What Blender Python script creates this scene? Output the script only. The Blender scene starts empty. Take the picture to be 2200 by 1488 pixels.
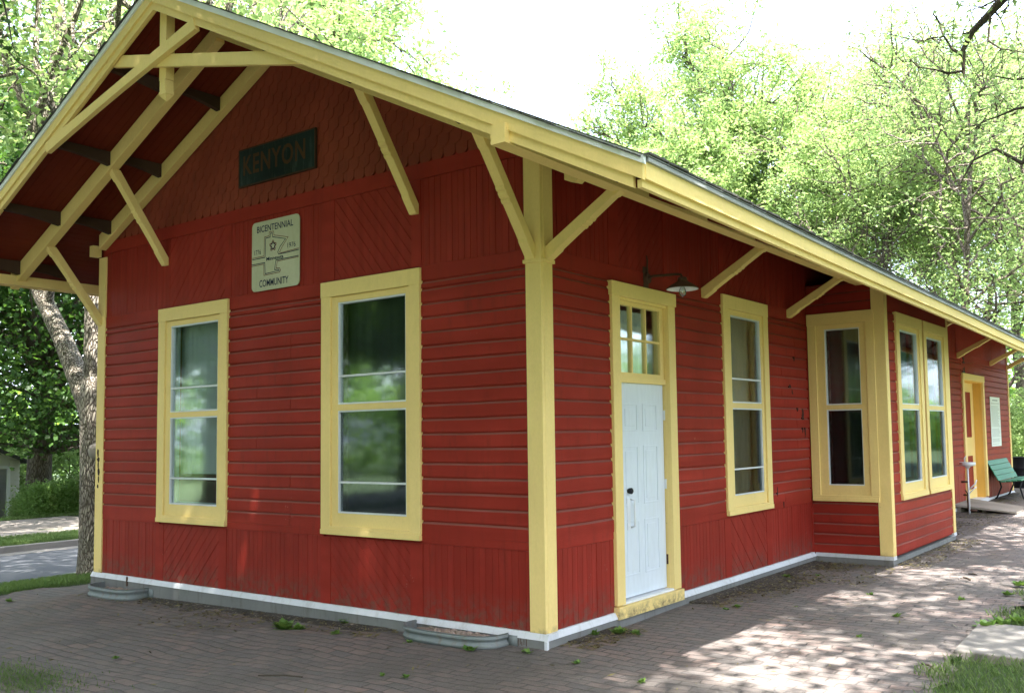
import bpy, bmesh, math, random
import numpy as np
from mathutils import Vector, Matrix
C = bpy.context.scene
COL = C.collection
R = math.radians
rnd = random.Random(7)

# ------------------------------------------------------------------ camera
cam = bpy.data.cameras.new('camera'); camo = bpy.data.objects.new('camera', cam); COL.objects.link(camo)
yaw, pit, rol = R(35.4124), R(3.98622), R(-0.95079)
fw = Vector((-math.sin(yaw)*math.cos(pit), math.cos(yaw)*math.cos(pit), math.sin(pit)))
rt = fw.cross(Vector((0, 0, 1))).normalized(); up = rt.cross(fw)
r2 = rt*math.cos(rol)+up*math.sin(rol); u2 = -rt*math.sin(rol)+up*math.cos(rol)
M = Matrix((r2, u2, -fw)).transposed().to_4x4(); M.translation = Vector((4.7373, -6.2614, 1.642))
camo.matrix_world = M
cam.sensor_width = 36; cam.lens = 1999.148/2200*36
cam.shift_x = -122.65/2200; cam.shift_y = 48.9/2200
cam.clip_start = 0.05; cam.clip_end = 2000
C.camera = camo

# ------------------------------------------------------------------ world, sun, exposure
SUN = Vector((.25, -.36, 1)).normalized()
w = bpy.data.worlds.new('World'); C.world = w; w.use_nodes = True
nt = w.node_tree; nt.nodes.clear()
sky = nt.nodes.new('ShaderNodeTexSky'); sky.sky_type = 'NISHITA'; sky.sun_disc = False
sky.sun_elevation = math.asin(SUN.z); sky.sun_rotation = math.atan2(SUN.x, SUN.y)
sky.air_density = 1.0; sky.dust_density = 5.0; sky.ozone_density = 1.0
bg = nt.nodes.new('ShaderNodeBackground'); bg.inputs[1].default_value = .115
# thin high cloud veil over the blue
tc = nt.nodes.new('ShaderNodeTexCoord'); nz = nt.nodes.new('ShaderNodeTexNoise'); nz.inputs['Scale'].default_value = 1.6
nz.inputs['Detail'].default_value = 5
rp = nt.nodes.new('ShaderNodeValToRGB'); rp.color_ramp.elements[0].position = .18; rp.color_ramp.elements[1].position = .75; rp.color_ramp.elements[1].color = (.55, .55, .55, 1)
mx = nt.nodes.new('ShaderNodeMix'); mx.data_type = 'RGBA'; mx.inputs[7].default_value = (5.2, 5.8, 7.2, 1)
nt.links.new(tc.outputs['Generated'], nz.inputs['Vector']); nt.links.new(nz.outputs[0], rp.inputs[0])
nt.links.new(rp.outputs[0], mx.inputs[0]); nt.links.new(sky.outputs[0], mx.inputs[6])
nt.links.new(mx.outputs[2], bg.inputs[0])
wo = nt.nodes.new('ShaderNodeOutputWorld'); nt.links.new(bg.outputs[0], wo.inputs[0])
sl = bpy.data.lights.new('sun', 'SUN'); sl.energy = 4.2; sl.angle = R(.6); sl.color = (1, .95, .87)
so = bpy.data.objects.new('sun', sl); COL.objects.link(so)
so.rotation_mode = 'QUATERNION'; so.rotation_quaternion = SUN.to_track_quat('Z', 'Y')
vs = C.view_settings; vs.view_transform = 'Standard'; vs.look = 'None'; vs.gamma = 1; vs.use_curve_mapping = False
vs.exposure = 3.2
C.cycles.max_bounces = 8; C.cycles.transparent_max_bounces = 12
try:
    C.cycles.use_denoising = True; C.cycles.denoiser = 'OPENIMAGEDENOISE'
except Exception: pass
C.cycles.sample_clamp_indirect = 6

# ------------------------------------------------------------------ materials
MATS = {}
def newmat(name):
    m = bpy.data.materials.new(name); m.use_nodes = True
    n = m.node_tree.nodes; b = n['Principled BSDF']
    MATS[name] = m
    return m, m.node_tree, b
def N(t, kind, **kw):
    n = t.nodes.new(kind)
    for k, v in kw.items():
        if k.startswith('i_'): n.inputs[int(k[2:]) if k[2:].isdigit() else k[2:].replace('_', ' ')].default_value = v
        else: setattr(n, k, v)
    return n
def mixc(t, fac, a, b, blend='MIX'):
    m = t.nodes.new('ShaderNodeMix'); m.data_type = 'RGBA'; m.blend_type = blend
    for i, v in ((0, fac), (6, a), (7, b)):
        if hasattr(v, 'links') or hasattr(v, 'is_linked'): t.links.new(v, m.inputs[i])
        elif i == 0: m.inputs[0].default_value = v
        else: m.inputs[i].default_value = (*v, 1)
    return m.outputs[2]
def ramp(t, src, p0, p1, c0=(0, 0, 0), c1=(1, 1, 1)):
    r = t.nodes.new('ShaderNodeValToRGB'); e = r.color_ramp.elements
    e[0].position = p0; e[1].position = p1; e[0].color = (*c0, 1); e[1].color = (*c1, 1)
    t.links.new(src, r.inputs[0]); return r.outputs[0]
def coords(t, scale=(1, 1, 1), rot=(0, 0, 0)):
    c = t.nodes.new('ShaderNodeTexCoord'); mp = t.nodes.new('ShaderNodeMapping')
    mp.inputs['Scale'].default_value = scale; mp.inputs['Rotation'].default_value = rot
    t.links.new(c.outputs['Object'], mp.inputs[0]); return mp.outputs[0]
def noise(t, vec, scale, detail=4, rough=.55):
    n = N(t, 'ShaderNodeTexNoise'); n.inputs['Scale'].default_value = scale
    n.inputs['Detail'].default_value = detail; n.inputs['Roughness'].default_value = rough
    t.links.new(vec, n.inputs['Vector']); return n.outputs[0]
def bump(t, b, h, strength, dist=.01):
    n = t.nodes.new('ShaderNodeBump'); n.inputs['Strength'].default_value = strength
    n.inputs['Distance'].default_value = dist
    t.links.new(h, n.inputs['Height']); t.links.new(n.outputs[0], b.inputs['Normal'])
def paint(name, col, var=.12, rough=.55, grain=(3, 3, 40), dirt=None, dirt_amt=.35, spec=.12, chips=None, splash=0):
    """aged paint on wood: patchy tone, grain bump, stains"""
    m, t, b = newmat(name)
    v = coords(t)
    n1 = noise(t, v, 1.3, 5); n2 = noise(t, coords(t, grain), 6, 3)
    dk = tuple(c*(1-var*2.2) for c in col); lt = tuple(min(1, c*(1+var)+.006) for c in col)
    c1 = mixc(t, ramp(t, n1, .3, .7), dk, lt)
    c2 = mixc(t, ramp(t, n2, .35, .75), tuple(c*.91 for c in col), tuple(min(1, c*1.03) for c in col))
    c = mixc(t, .5, c1, c2)
    if dirt:
        n3 = noise(t, coords(t, (6, 6, 1.2)), 2.2, 6, .65)
        f = N(t, 'ShaderNodeMath', operation='MULTIPLY'); t.links.new(ramp(t, n3, .52, .8), f.inputs[0]); f.inputs[1].default_value = dirt_amt
        c = mixc(t, f.outputs[0], c, dirt)
    if chips:
        nb_ = noise(t, coords(t, (.35, .35, 7.3) if grain[2] > 10 else (12, 12, .3) if grain[0] > 20 else (.7, .7, .7)), 1.0, 0)
        c = mixc(t, ramp(t, nb_, .35, .65, c1=(.75, .75, .75) if grain[2] > 10 or grain[0] > 20 else (.35, .35, .35)), c, tuple(q*.76 for q in col))
        na = noise(t, v, 38, 4, .7); nb2 = noise(t, v, 1.7, 4, .6)
        mu = N(t, 'ShaderNodeMath', operation='MULTIPLY'); t.links.new(na, mu.inputs[0]); t.links.new(nb2, mu.inputs[1])
        c = mixc(t, ramp(t, mu.outputs[0], .435, .455), c, chips)
    if splash:
        oc = t.nodes.new('ShaderNodeTexCoord'); sx = t.nodes.new('ShaderNodeSeparateXYZ'); t.links.new(oc.outputs['Object'], sx.inputs[0])
        mr = N(t, 'ShaderNodeMapRange'); mr.inputs[1].default_value = -.02; mr.inputs[2].default_value = splash; mr.inputs[3].default_value = 1; mr.inputs[4].default_value = 0
        t.links.new(sx.outputs[2], mr.inputs[0]); ns = noise(t, v, 11, 6, .75)
        mm = N(t, 'ShaderNodeMath', operation='MULTIPLY'); t.links.new(mr.outputs[0], mm.inputs[0]); t.links.new(ramp(t, ns, .42, .68), mm.inputs[1])
        c = mixc(t, mm.outputs[0], c, (.115, .085, .068))
    t.links.new(c, b.inputs['Base Color'])
    b.inputs['Roughness'].default_value = rough
    b.inputs['Specular IOR Level'].default_value = spec
    bump(t, b, n2, .35, .004)
    return m
RED = (.31, .028, .018)
YEL = (.86, .65, .265)
paint('red_paint', RED, .22, .55, (2, 2, 30), (.10, .022, .016), .5, chips=(.34, .13, .10))
paint('red_paint_vertical', (.29, .027, .018), .16, .5, (30, 30, 2), (.10, .022, .016), .5, chips=(.30, .11, .09), splash=.30)
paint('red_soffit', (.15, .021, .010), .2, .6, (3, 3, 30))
paint('shingle_red', (.25, .050, .030), .2, .6, (20, 20, 3), (.09, .03, .022), .5)
paint('siding_dust', (.25, .080, .064), .2, .8)
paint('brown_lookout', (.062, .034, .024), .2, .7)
paint('yellow_paint', YEL, .035, .55, (9, 9, 5), (.45, .33, .15), .16, chips=(.42, .31, .17), splash=.06)
paint('ochre_paint', (.78, .46, .11), .07, .5, (14, 14, 2), (.42, .28, .12), .35)
paint('white_door', (.67, .72, .79), .03, .4, (4, 4, 1), (.6, .62, .6), .3)
paint('white_paint', (.64, .65, .70), .08, .6, (4, 4, 4), (.33, .30, .27), .6, splash=.0)
paint('metal_white', (.72, .74, .78), .05, .35, (2, 2, 2), (.5, .5, .48), .3)
paint('concrete', (.20, .20, .20), .16, .85, (3, 3, 8), (.11, .09, .075), .8)
paint('galvanised', (.20, .225, .23), .2, .6, (5, 5, 2), (.19, .13, .085), .8)
MATS['galvanised'].node_tree.nodes['Principled BSDF'].inputs['Metallic'].default_value = .2
paint('gutter_metal', (.32, .33, .34), .08, .4)
paint('black_metal', (.02, .022, .026), .2, .5)
paint('rusty_iron', (.10, .055, .04), .3, .7)
paint('lamp_enamel', (.16, .095, .075), .2, .45)
paint('old_wood', (.27, .24, .21), .2, .85, (30, 3, 3), (.14, .11, .09), .5)
paint('bench_green', (.055, .23, .145), .14, .45, (3, 30, 3))
paint('sign_black', (.014, .028, .030), .4, .5, (8, 8, 1), (.12, .14, .14), .5)
paint('sign_letter', (.085, .042, .022), .25, .6)
paint('sign_cream', (.50, .50, .36), .07, .45, (4, 4, 4), (.36, .34, .22), .45)
paint('sign_navy', (.02, .03, .075), .1, .5)
paint('sign_darkred', (.16, .05, .045), .1, .5)
paint('paper', (.72, .80, .80), .03, .5)
paint('paper_ink', (.28, .33, .34), .1, .6)
paint('gravel_fill', (.33, .26, .22), .3, .9)
paint('stain', (.045, .02, .018), .2, .7)
paint('curtain_pale', (.50, .555, .545), .1, .9, (30, 30, 1))
paint('curtain_grey', (.15, .195, .225), .25, .9, (30, 30, 1))
paint('curtain_room_dark', (.05, .06, .062), .3, .9, (30, 30, 1))  # also paints the unlit bay interior behind its side window
paint('dark_floor', (.08, .06, .05), .2, .9)
paint('room_wall', (.30, .27, .22), .1, .9)
paint('garage_siding', (.62, .62, .58), .05, .5)
paint('junk', (.12, .08, .07), .6, .8, (3, 3, 3))
paint('bark', (.41, .37, .31), .25, .9, (6, 6, 1))
paint('bark_dark', (.075, .062, .05), .3, .9, (6, 6, 1))
paint('bark_grey', (.21, .18, .155), .25, .9, (6, 6, 1))
def bark(name, scale, depth):
    t = MATS[name].node_tree; b = t.nodes['Principled BSDF']
    vo = N(t, 'ShaderNodeTexVoronoi', feature='DISTANCE_TO_EDGE'); vo.inputs['Scale'].default_value = scale
    v = coords(t, (1, 1, .28)); nn = noise(t, v, 5, 4)
    vm = N(t, 'ShaderNodeVectorMath', operation='ADD'); t.links.new(v, vm.inputs[0])
    sc = N(t, 'ShaderNodeVectorMath', operation='SCALE'); sc.inputs['Scale'].default_value = .14
    cc = t.nodes.new('ShaderNodeCombineXYZ'); t.links.new(nn, cc.inputs[0]); t.links.new(nn, cc.inputs[1]); t.links.new(nn, cc.inputs[2])
    t.links.new(cc.outputs[0], sc.inputs[0]); t.links.new(sc.outputs[0], vm.inputs[1])
    t.links.new(vm.outputs[0], vo.inputs['Vector'])
    h = ramp(t, vo.outputs['Distance'], 0, .22)
    bump(t, b, h, 1.0, depth)
    old = b.inputs['Base Color'].links[0].from_socket
    t.links.new(mixc(t, h, (.07, .055, .042), old), b.inputs['Base Color'])
bark('bark', 34, .02); bark('bark_grey', 20, .02)

def leafmat(name, c0, c1, trans=.45, tcol=(.22, .36, .04)):
    m, t, b = newmat(name)
    a = N(t, 'ShaderNodeAttribute', attribute_name='tint')
    col = mixc(t, a.outputs['Fac'], c0, c1)
    t.links.new(col, b.inputs['Base Color']); b.inputs['Roughness'].default_value = .5
    b.inputs['Specular IOR Level'].default_value = .3
    tr = N(t, 'ShaderNodeBsdfTranslucent')
    t.links.new(mixc(t, .75, col, tcol), tr.inputs[0])
    ms = N(t, 'ShaderNodeMixShader'); ms.inputs[0].default_value = trans
    t.links.new(b.outputs[0], ms.inputs[1]); t.links.new(tr.outputs[0], ms.inputs[2])
    t.links.new(ms.outputs[0], t.nodes['Material Output'].inputs[0])
leafmat('leaf_ash', (.12, .215, .07), (.29, .39, .15), .5, (.38, .52, .17))
leafmat('leaf_hedge', (.09, .19, .05), (.22, .34, .10), .45, (.32, .48, .12))
leafmat('leaf_maple', (.016, .05, .012), (.045, .10, .02), .4, (.10, .21, .025))
leafmat('leaf_shade', (.03, .075, .015), (.08, .15, .03), .5, (.24, .40, .05))
leafmat('grass_blade', (.055, .12, .03), (.18, .25, .08), .4, (.24, .36, .09))
leafmat('weed_leaf', (.06, .14, .03), (.17, .27, .06), .35, (.22, .36, .06))
leafmat('dry_leaf', (.06, .04, .025), (.20, .18, .07), .15, (.2, .16, .06))

def glassmat(name, lo=.10, hi=1.0, tint=(.8, .86, .86)):
    m, t, b = newmat(name)
    t.nodes.remove(b)
    g = N(t, 'ShaderNodeBsdfGlossy'); g.inputs['Roughness'].default_value = .05; g.inputs[0].default_value = (.9, .95, .97, 1)
    # old panes are a little wavy
    nn = noise(t, coords(t), 3.0, 2)
    bp = t.nodes.new('ShaderNodeBump'); bp.inputs['Strength'].default_value = .12; bp.inputs['Distance'].default_value = .004
    t.links.new(nn, bp.inputs['Height']); t.links.new(bp.outputs[0], g.inputs['Normal'])
    tr = N(t, 'ShaderNodeBsdfTransparent'); tr.inputs[0].default_value = (*tint, 1)
    fr = N(t, 'ShaderNodeFresnel'); fr.inputs[0].default_value = 1.5
    mr = N(t, 'ShaderNodeMapRange'); mr.inputs[3].default_value = lo; mr.inputs[4].default_value = hi
    t.links.new(fr.outputs[0], mr.inputs[0])
    ms = N(t, 'ShaderNodeMixShader'); t.links.new(mr.outputs[0], ms.inputs[0])
    t.links.new(tr.outputs[0], ms.inputs[1]); t.links.new(g.outputs[0], ms.inputs[2])
    t.links.new(ms.outputs[0], t.nodes['Material Output'].inputs[0])
glassmat('screened_glass', .012, .35, (.62, .66, .68))
glassmat('window_glass', .06, .5, (.94, .975, .98))
glassmat('lamp_glass', .1, 1, (.9, .92, .9))

def roofmat():
    m, t, b = newmat('roof_shingle')
    v = coords(t, (1, 1, 1), (0, 0, R(90)))
    br = N(t, 'ShaderNodeTexBrick'); br.inputs['Scale'].default_value = 1
    br.inputs['Brick Width'].default_value = .3; br.inputs['Row Height'].default_value = .14; br.inputs['Mortar Size'].default_value = .006
    br.inputs['Color1'].default_value = (.05, .05, .052, 1); br.inputs['Color2'].default_value = (.085, .08, .078, 1); br.inputs['Mortar'].default_value = (.02, .02, .02, 1)
    t.links.new(v, br.inputs['Vector']); t.links.new(br.outputs[0], b.inputs['Base Color']); b.inputs['Roughness'].default_value = .95
    bump(t, b, noise(t, v, 120, 2), .6, .01)
roofmat()

def brickmat():
    m, t, b = newmat('brick_paving')
    v0 = coords(t)
    # heave the courses a little so they do not run ruler-straight
    nx = N(t, 'ShaderNodeTexNoise'); nx.inputs['Scale'].default_value = 1.1; nx.inputs['Detail'].default_value = 4; t.links.new(v0, nx.inputs['Vector'])
    sub = N(t, 'ShaderNodeVectorMath', operation='SUBTRACT'); t.links.new(nx.outputs['Color'], sub.inputs[0]); sub.inputs[1].default_value = (.5, .5, .5)
    sc = N(t, 'ShaderNodeVectorMath', operation='SCALE'); sc.inputs['Scale'].default_value = .22; t.links.new(sub.outputs[0], sc.inputs[0])
    ad = N(t, 'ShaderNodeVectorMath', operation='ADD'); t.links.new(v0, ad.inputs[0]); t.links.new(sc.outputs[0], ad.inputs[1])
    v = ad.outputs[0]
    br = N(t, 'ShaderNodeTexBrick'); br.inputs['Scale'].default_value = 1
    br.inputs['Brick Width'].default_value = .225; br.inputs['Row Height'].default_value = .108
    br.inputs['Mortar Size'].default_value = .009; br.inputs['Mortar Smooth'].default_value = .6; br.inputs['Bias'].default_value = -.1
    br.inputs['Color1'].default_value = (.20, .125, .105, 1); br.inputs['Color2'].default_value = (.070, .066, .068, 1); br.inputs['Mortar'].default_value = (.03, .026, .023, 1)
    t.links.new(v, br.inputs['Vector'])
    n1 = noise(t, v0, .8, 6, .65); n2 = noise(t, v0, 9, 5, .7); n3 = noise(t, v0, 90, 3, .7)
    c = mixc(t, ramp(t, n1, .36, .62, c0=(.08, .08, .08), c1=(.82, .82, .82)), br.outputs[0], (.140, .122, .114))        # dusty, worn areas
    c = mixc(t, ramp(t, n2, .42, .66, c1=(.75, .75, .75)), c, (.078, .073, .070))
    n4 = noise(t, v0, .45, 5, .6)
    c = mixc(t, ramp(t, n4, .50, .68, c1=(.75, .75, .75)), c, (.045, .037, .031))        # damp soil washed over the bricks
    c = mixc(t, ramp(t, n3, .35, .75, c1=(.45, .45, .45)), c, (.19, .178, .172))
    t.links.new(c, b.inputs['Base Color']); b.inputs['Roughness'].default_value = .85
    inv = N(t, 'ShaderNodeMath', operation='SUBTRACT'); inv.inputs[0].default_value = 1; t.links.new(br.outputs['Fac'], inv.inputs[1])
    a1 = N(t, 'ShaderNodeMath', operation='MULTIPLY_ADD'); t.links.new(n2, a1.inputs[0]); a1.inputs[1].default_value = .7; t.links.new(inv.outputs[0], a1.inputs[2])
    a2 = N(t, 'ShaderNodeMath', operation='MULTIPLY_ADD'); t.links.new(n3, a2.inputs[0]); a2.inputs[1].default_value = .25; t.links.new(a1.outputs[0], a2.inputs[2])
    bump(t, b, a2.outputs[0], 1.0, .02)
brickmat()
def groundmat(name, c0, c1, s1=3, s2=60, bmp=.5, dist=.02, spots=None):
    m, t, b = newmat(name)
    v = coords(t); n1 = noise(t, v, s1, 6, .65); n2 = noise(t, v, s2, 4, .7)
    c = mixc(t, ramp(t, n1, .3, .7), c0, c1)
    c = mixc(t, ramp(t, n2, .35, .7, c1=(.4, .4, .4)), c, tuple(x*.55 for x in c0))
    if spots: c = mixc(t, ramp(t, noise(t, v, s2*.35, 3), .58, .66), c, spots)
    t.links.new(c, b.inputs['Base Color']); b.inputs['Roughness'].default_value = .9
    bump(t, b, n2, bmp, dist)
groundmat('lawn', (.03, .055, .014), (.06, .09, .025), 1.5, 40, .8, .04)
groundmat('soil', (.035, .027, .021), (.08, .066, .056), 5, 70, .8, .02, (.2, .17, .13))
groundmat('asphalt', (.05, .055, .066), (.08, .085, .096), .7, 150, .5, .006)
groundmat('gravel', (.16, .14, .12), (.30, .27, .25), 1.2, 60, .7, .02)
groundmat('slab', (.15, .14, .13), (.22, .205, .19), 1.5, 120, .4, .004)

# ------------------------------------------------------------------ mesh helpers
class MB:
    def __init__(s): s.v = []; s.f = []; s.mi = []
    def quadface(s, ps, mi=0):
        n = len(s.v); s.v += [tuple(p) for p in ps]; s.f.append(tuple(range(n, n+len(ps)))); s.mi.append(mi)
    def hexa(s, p, mi=0):            # p: 4 bottom then 4 top, matching order
        n = len(s.v); s.v += [tuple(q) for q in p]
        for f in ((0, 1, 2, 3), (4, 7, 6, 5), (0, 4, 5, 1), (1, 5, 6, 2), (2, 6, 7, 3), (3, 7, 4, 0)):
            s.f.append(tuple(n+i for i in f)); s.mi.append(mi)
    def box(s, x0, x1, y0, y1, z0, z1, mi=0):
        s.hexa([(x0, y0, z0), (x1, y0, z0), (x1, y1, z0), (x0, y1, z0), (x0, y0, z1), (x1, y0, z1), (x1, y1, z1), (x0, y1, z1)], mi)
    def prism(s, poly_a, poly_b, mi=0):
        n = len(s.v); k = len(poly_a); s.v += [tuple(q) for q in poly_a]+[tuple(q) for q in poly_b]
        s.f.append(tuple(range(n, n+k))); s.mi.append(mi)
        s.f.append(tuple(range(n+2*k-1, n+k-1, -1))); s.mi.append(mi)
        for i in range(k):
            j = (i+1) % k; s.f.append((n+i, n+k+i, n+k+j, n+j)); s.mi.append(mi)
    def tube(s, pts, rad, sides=8, mi=0, cap=True):
        pts = [Vector(p) for p in pts]
        if not hasattr(rad, '__len__'): rad = [rad]*len(pts)
        n0 = len(s.v); k = len(pts); prev = None
        for i, p in enumerate(pts):
            d = (pts[min(i+1, k-1)]-pts[max(i-1, 0)]).normalized()
            a = prev if prev is not None else (Vector((0, 0, 1)) if abs(d.z) < .9 else Vector((1, 0, 0)))
            a = (a-d*a.dot(d)).normalized(); prev = a; b = d.cross(a)
            for j in range(sides):
                t = 2*math.pi*j/sides; s.v.append(tuple(p+(a*math.cos(t)+b*math.sin(t))*rad[i]))
        for i in range(k-1):
            for j in range(sides):
                q = (j+1) % sides; a = n0+i*sides
                s.f.append((a+j, a+q, a+sides+q, a+sides+j)); s.mi.append(mi)
        if cap:
            s.f.append(tuple(range(n0+sides-1, n0-1, -1))); s.mi.append(mi)
            s.f.append(tuple(range(n0+(k-1)*sides, n0+k*sides))); s.mi.append(mi)
    def lathe(s, prof, sides=20, c=(0, 0, 0), mi=0):    # prof: (r, z)
        n0 = len(s.v)
        for r, z in prof:
            for j in range(sides):
                t = 2*math.pi*j/sides; s.v.append((c[0]+r*math.cos(t), c[1]+r*math.sin(t), c[2]+z))
        for i in range(len(prof)-1):
            for j in range(sides):
                q = (j+1) % sides; a = n0+i*sides
                s.f.append((a+j, a+q, a+sides+q, a+sides+j)); s.mi.append(mi)
    def build(s, name, mats, parent=None, smooth=False, bevel=0, loc=None):
        me = bpy.data.meshes.new(name); me.from_pydata(s.v, [], s.f)
        if isinstance(mats, str): mats = [mats]
        for m in mats: me.materials.append(MATS[m])
        if len(mats) > 1: me.polygons.foreach_set('material_index', s.mi)
        bm = bmesh.new(); bm.from_mesh(me); bmesh.ops.recalc_face_normals(bm, faces=bm.faces); bm.to_mesh(me); bm.free()
        if smooth: me.polygons.foreach_set('use_smooth', [True]*len(me.polygons))
        me.update()
        o = bpy.data.objects.new(name, me); COL.objects.link(o)
        if parent: o.parent = parent
        if loc: o.location = loc
        if bevel:
            b = o.modifiers.new('bevel', 'BEVEL'); b.width = bevel; b.segments = 2; b.limit_method = 'ANGLE'
        return o
def tag(o, label=None, cat=None, group=None, kind=None):
    if label: o['label'] = label
    if cat: o['category'] = cat
    if group: o['group'] = group
    if kind: o['kind'] = kind
    return o
def thing(name, loc, label, cat, group=None, rz=0):
    o = bpy.data.objects.new(name, None); COL.objects.link(o); o.location = loc; o.rotation_euler = (0, 0, rz)
    o.empty_display_size = .2
    return tag(o, label, cat, group)
# wall frames: (u along wall, d outward, z) -> world
gab = lambda u, d, z: (u, -d, z)
sid = lambda u, d, z: (d, u, z)
BY0, BY1, BX = 6.05, 9.33, 1.06
bsd = lambda u, d, z: (u, BY0-d, z)
bfr = lambda u, d, z: (BX+d, u, z)
def fbox(mb, F, u0, u1, d0, d1, z0, z1, mi=0):
    mb.hexa([F(u0, d0, z0), F(u1, d0, z0), F(u1, d1, z0), F(u0, d1, z0), F(u0, d0, z1), F(u1, d0, z1), F(u1, d1, z1), F(u0, d1, z1)], mi)
def cut(u0, u1, z0, z1, holes):
    """u-intervals of a row not covered by holes"""
    iv = [(u0, u1)]
    for (a, b, c, d) in holes:
        if c < z1-1e-4 and d > z0+1e-4:
            nx = []
            for (p, q) in iv:
                if b <= p or a >= q: nx.append((p, q)); continue
                if a > p: nx.append((p, a))
                if b < q: nx.append((b, q))
            iv = nx
    return [(p, q) for p, q in iv if q-p > .01]
def backing(F, u0, u1, z0, z1, holes, name, mat, parent, d0=-.12, d1=-.005):
    mb = MB(); us = sorted({u0, u1, *[h[0] for h in holes], *[h[1] for h in holes]})
    zs = sorted({z0, z1, *[h[2] for h in holes], *[h[3] for h in holes]})
    us = [u for u in us if u0 <= u <= u1]; zs = [z for z in zs if z0 <= z <= z1]
    for i in range(len(us)-1):
        for j in range(len(zs)-1):
            uc = (us[i]+us[i+1])/2; zc = (zs[j]+zs[j+1])/2
            if any(h[0] < uc < h[1] and h[2] < zc < h[3] for h in holes): continue
            fbox(mb, F, us[i], us[i+1], d0, d1, zs[j], zs[j+1])
    return mb.build(name, mat, parent)
ROW = .1345
def clapboards(mb, F, u0, u1, z0, z1, holes, first=None):
    """drop siding: flat face, dusty cove at the top, small step out to the next board"""
    z = z0; r = random.Random(int(abs(u0*97+z0*13+u1*31))+5)
    while z < z1-.02:
        zt = min(z+ROW, z1)
        for (p, q) in cut(u0, u1, z+.02, zt-.02, holes):
            L = q-p; nseg = max(1, int(L/.45)); a = p; j0 = [r.gauss(0, .0032) for _ in range(nseg+1)]; j1 = [r.gauss(0, .0032) for _ in range(nseg+1)]
            dd = [.020+r.gauss(0, .0025) for _ in range(nseg+1)]
            joint = r.random() < .35 and nseg > 2
            jk_ = r.randrange(1, nseg) if joint else -1
            for k in range(nseg):
                ua = p+L*k/nseg+(.003 if k == jk_ else 0); ub = p+L*(k+1)/nseg-(.003 if k+1 == jk_ else 0)
                prof = lambda i: [(0, z+j0[i]), (dd[i], z+j0[i]), (dd[i]-.002, zt-.030+j1[i]), (.0035, zt-.012+j1[i]), (.002, zt+.002+j1[i])]
                A = [F(ua, d, zz) for d, zz in prof(k)]; B = [F(ub, d, zz) for d, zz in prof(k+1)]
                for m in range(4): mb.quadface([A[m], B[m], B[m+1], A[m+1]], 1 if m in (2,) else 0)
                for PP in (A, B):
                    mb.quadface([PP[0], PP[1], PP[2], PP[3], PP[4]])
        z = zt
def clip(poly, nx, ny, c):      # keep nx*x+ny*y<=c
    out = []
    for i in range(len(poly)):
        a, b = poly[i], poly[(i+1) % len(poly)]
        fa = nx*a[0]+ny*a[1]-c; fb = nx*b[0]+ny*b[1]-c
        if fa <= 0: out.append(a)
        if fa*fb < 0:
            t = fa/(fa-fb); out.append((a[0]+(b[0]-a[0])*t, a[1]+(b[1]-a[1])*t))
    return out
def panel(mb, F, u0, u1, z0, z1, ang, sp=.088, d=.012, region=None):
    """boards laid at an angle inside a rectangle, with V joints"""
    r = random.Random(int(abs(u0*131+z0*17))+int(ang)); a = R(ang); nx, ny = -math.sin(a), math.cos(a)
    rect = region or [(u0, z0), (u1, z0), (u1, z1), (u0, z1)]
    cs = [nx*p[0]+ny*p[1] for p in rect]; c = min(cs)-r.random()*sp*.4
    while c < max(cs):
        w_ = sp*(1+r.uniform(-.06, .06)); g = .0028
        outer = clip(clip(rect, nx, ny, c+w_), -nx, -ny, -c)
        inner = clip(clip(rect, nx, ny, c+w_-g), -nx, -ny, -(c+g))
        dj = d+r.gauss(0, .0012)
        if len(inner) >= 3 and abs(sum(inner[i][0]*inner[(i+1) % len(inner)][1]-inner[(i+1) % len(inner)][0]*inner[i][1] for i in range(len(inner)))) > 2e-4:
            if len(inner) == len(outer):
                n = len(inner)
                mb.quadface([F(p[0], dj, p[1]) for p in inner])
                for i in range(n):
                    j = (i+1) % n
                    mb.quadface([F(inner[i][0], dj, inner[i][1]), F(inner[j][0], dj, inner[j][1]), F(outer[j][0], dj-.008, outer[j][1]), F(outer[i][0], dj-.008, outer[i][1])])
            else:
                mb.prism([F(p[0], dj, p[1]) for p in inner], [F(p[0], 0, p[1]) for p in inner])
        c += w_

# ================================================================== THE DEPOT
XL = -7.13           # left corner of the gable wall
YE = 20.10           # far end of the long wall
XR = -3.565          # ridge
ZR = 6.03
SR, SL_ = .491, .473
EX, EXL = 1.895, -8.2
YF, YB = -1.43, 21.6
def sag(y): return float(np.interp(y, [-1.5, .9, 3.4, 6.3, 11.2, 21.7], [-.018, -.062, -.105, -.15, -.245, -.30]))
def roofz(x, y=0):
    if x >= XR: return ZR-SR*(x-XR)+sag(y)*((x-XR)/(EX-XR))**2
    return ZR-SL_*(XR-x)
dep = thing('depot_building', (0, 0, 0), 'long single storey red wooden depot with yellow trim and wide bracketed eaves', 'building')

# openings: (u0,u1,z0,z1) = hole in wall; casing outer is larger
WZ0, WZ1 = .69, 3.22
gwins = [(-5.745, -4.362), (-2.78, -1.382)]
ghole = [(a+.10, b-.10, .80, 3.12) for a, b in gwins]
w3 = (3.40, 4.67)
door_o = (1.03, 2.27, -.02, 3.08)
door_h = (1.17, 2.20, -.02, 2.96)
door2_o = (14.93, 17.05, .0, 2.82)
door2_h = (15.07, 16.92, -.02, 2.68)
bwins = [(6.47, 7.76), (7.84, 9.16)]
shole = [(w3[0]+.10, w3[1]-.10, .80, 3.12), door_h, door2_h]
cas = lambda a, b: (a+.05, b-.05, .71, 3.2)

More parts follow.
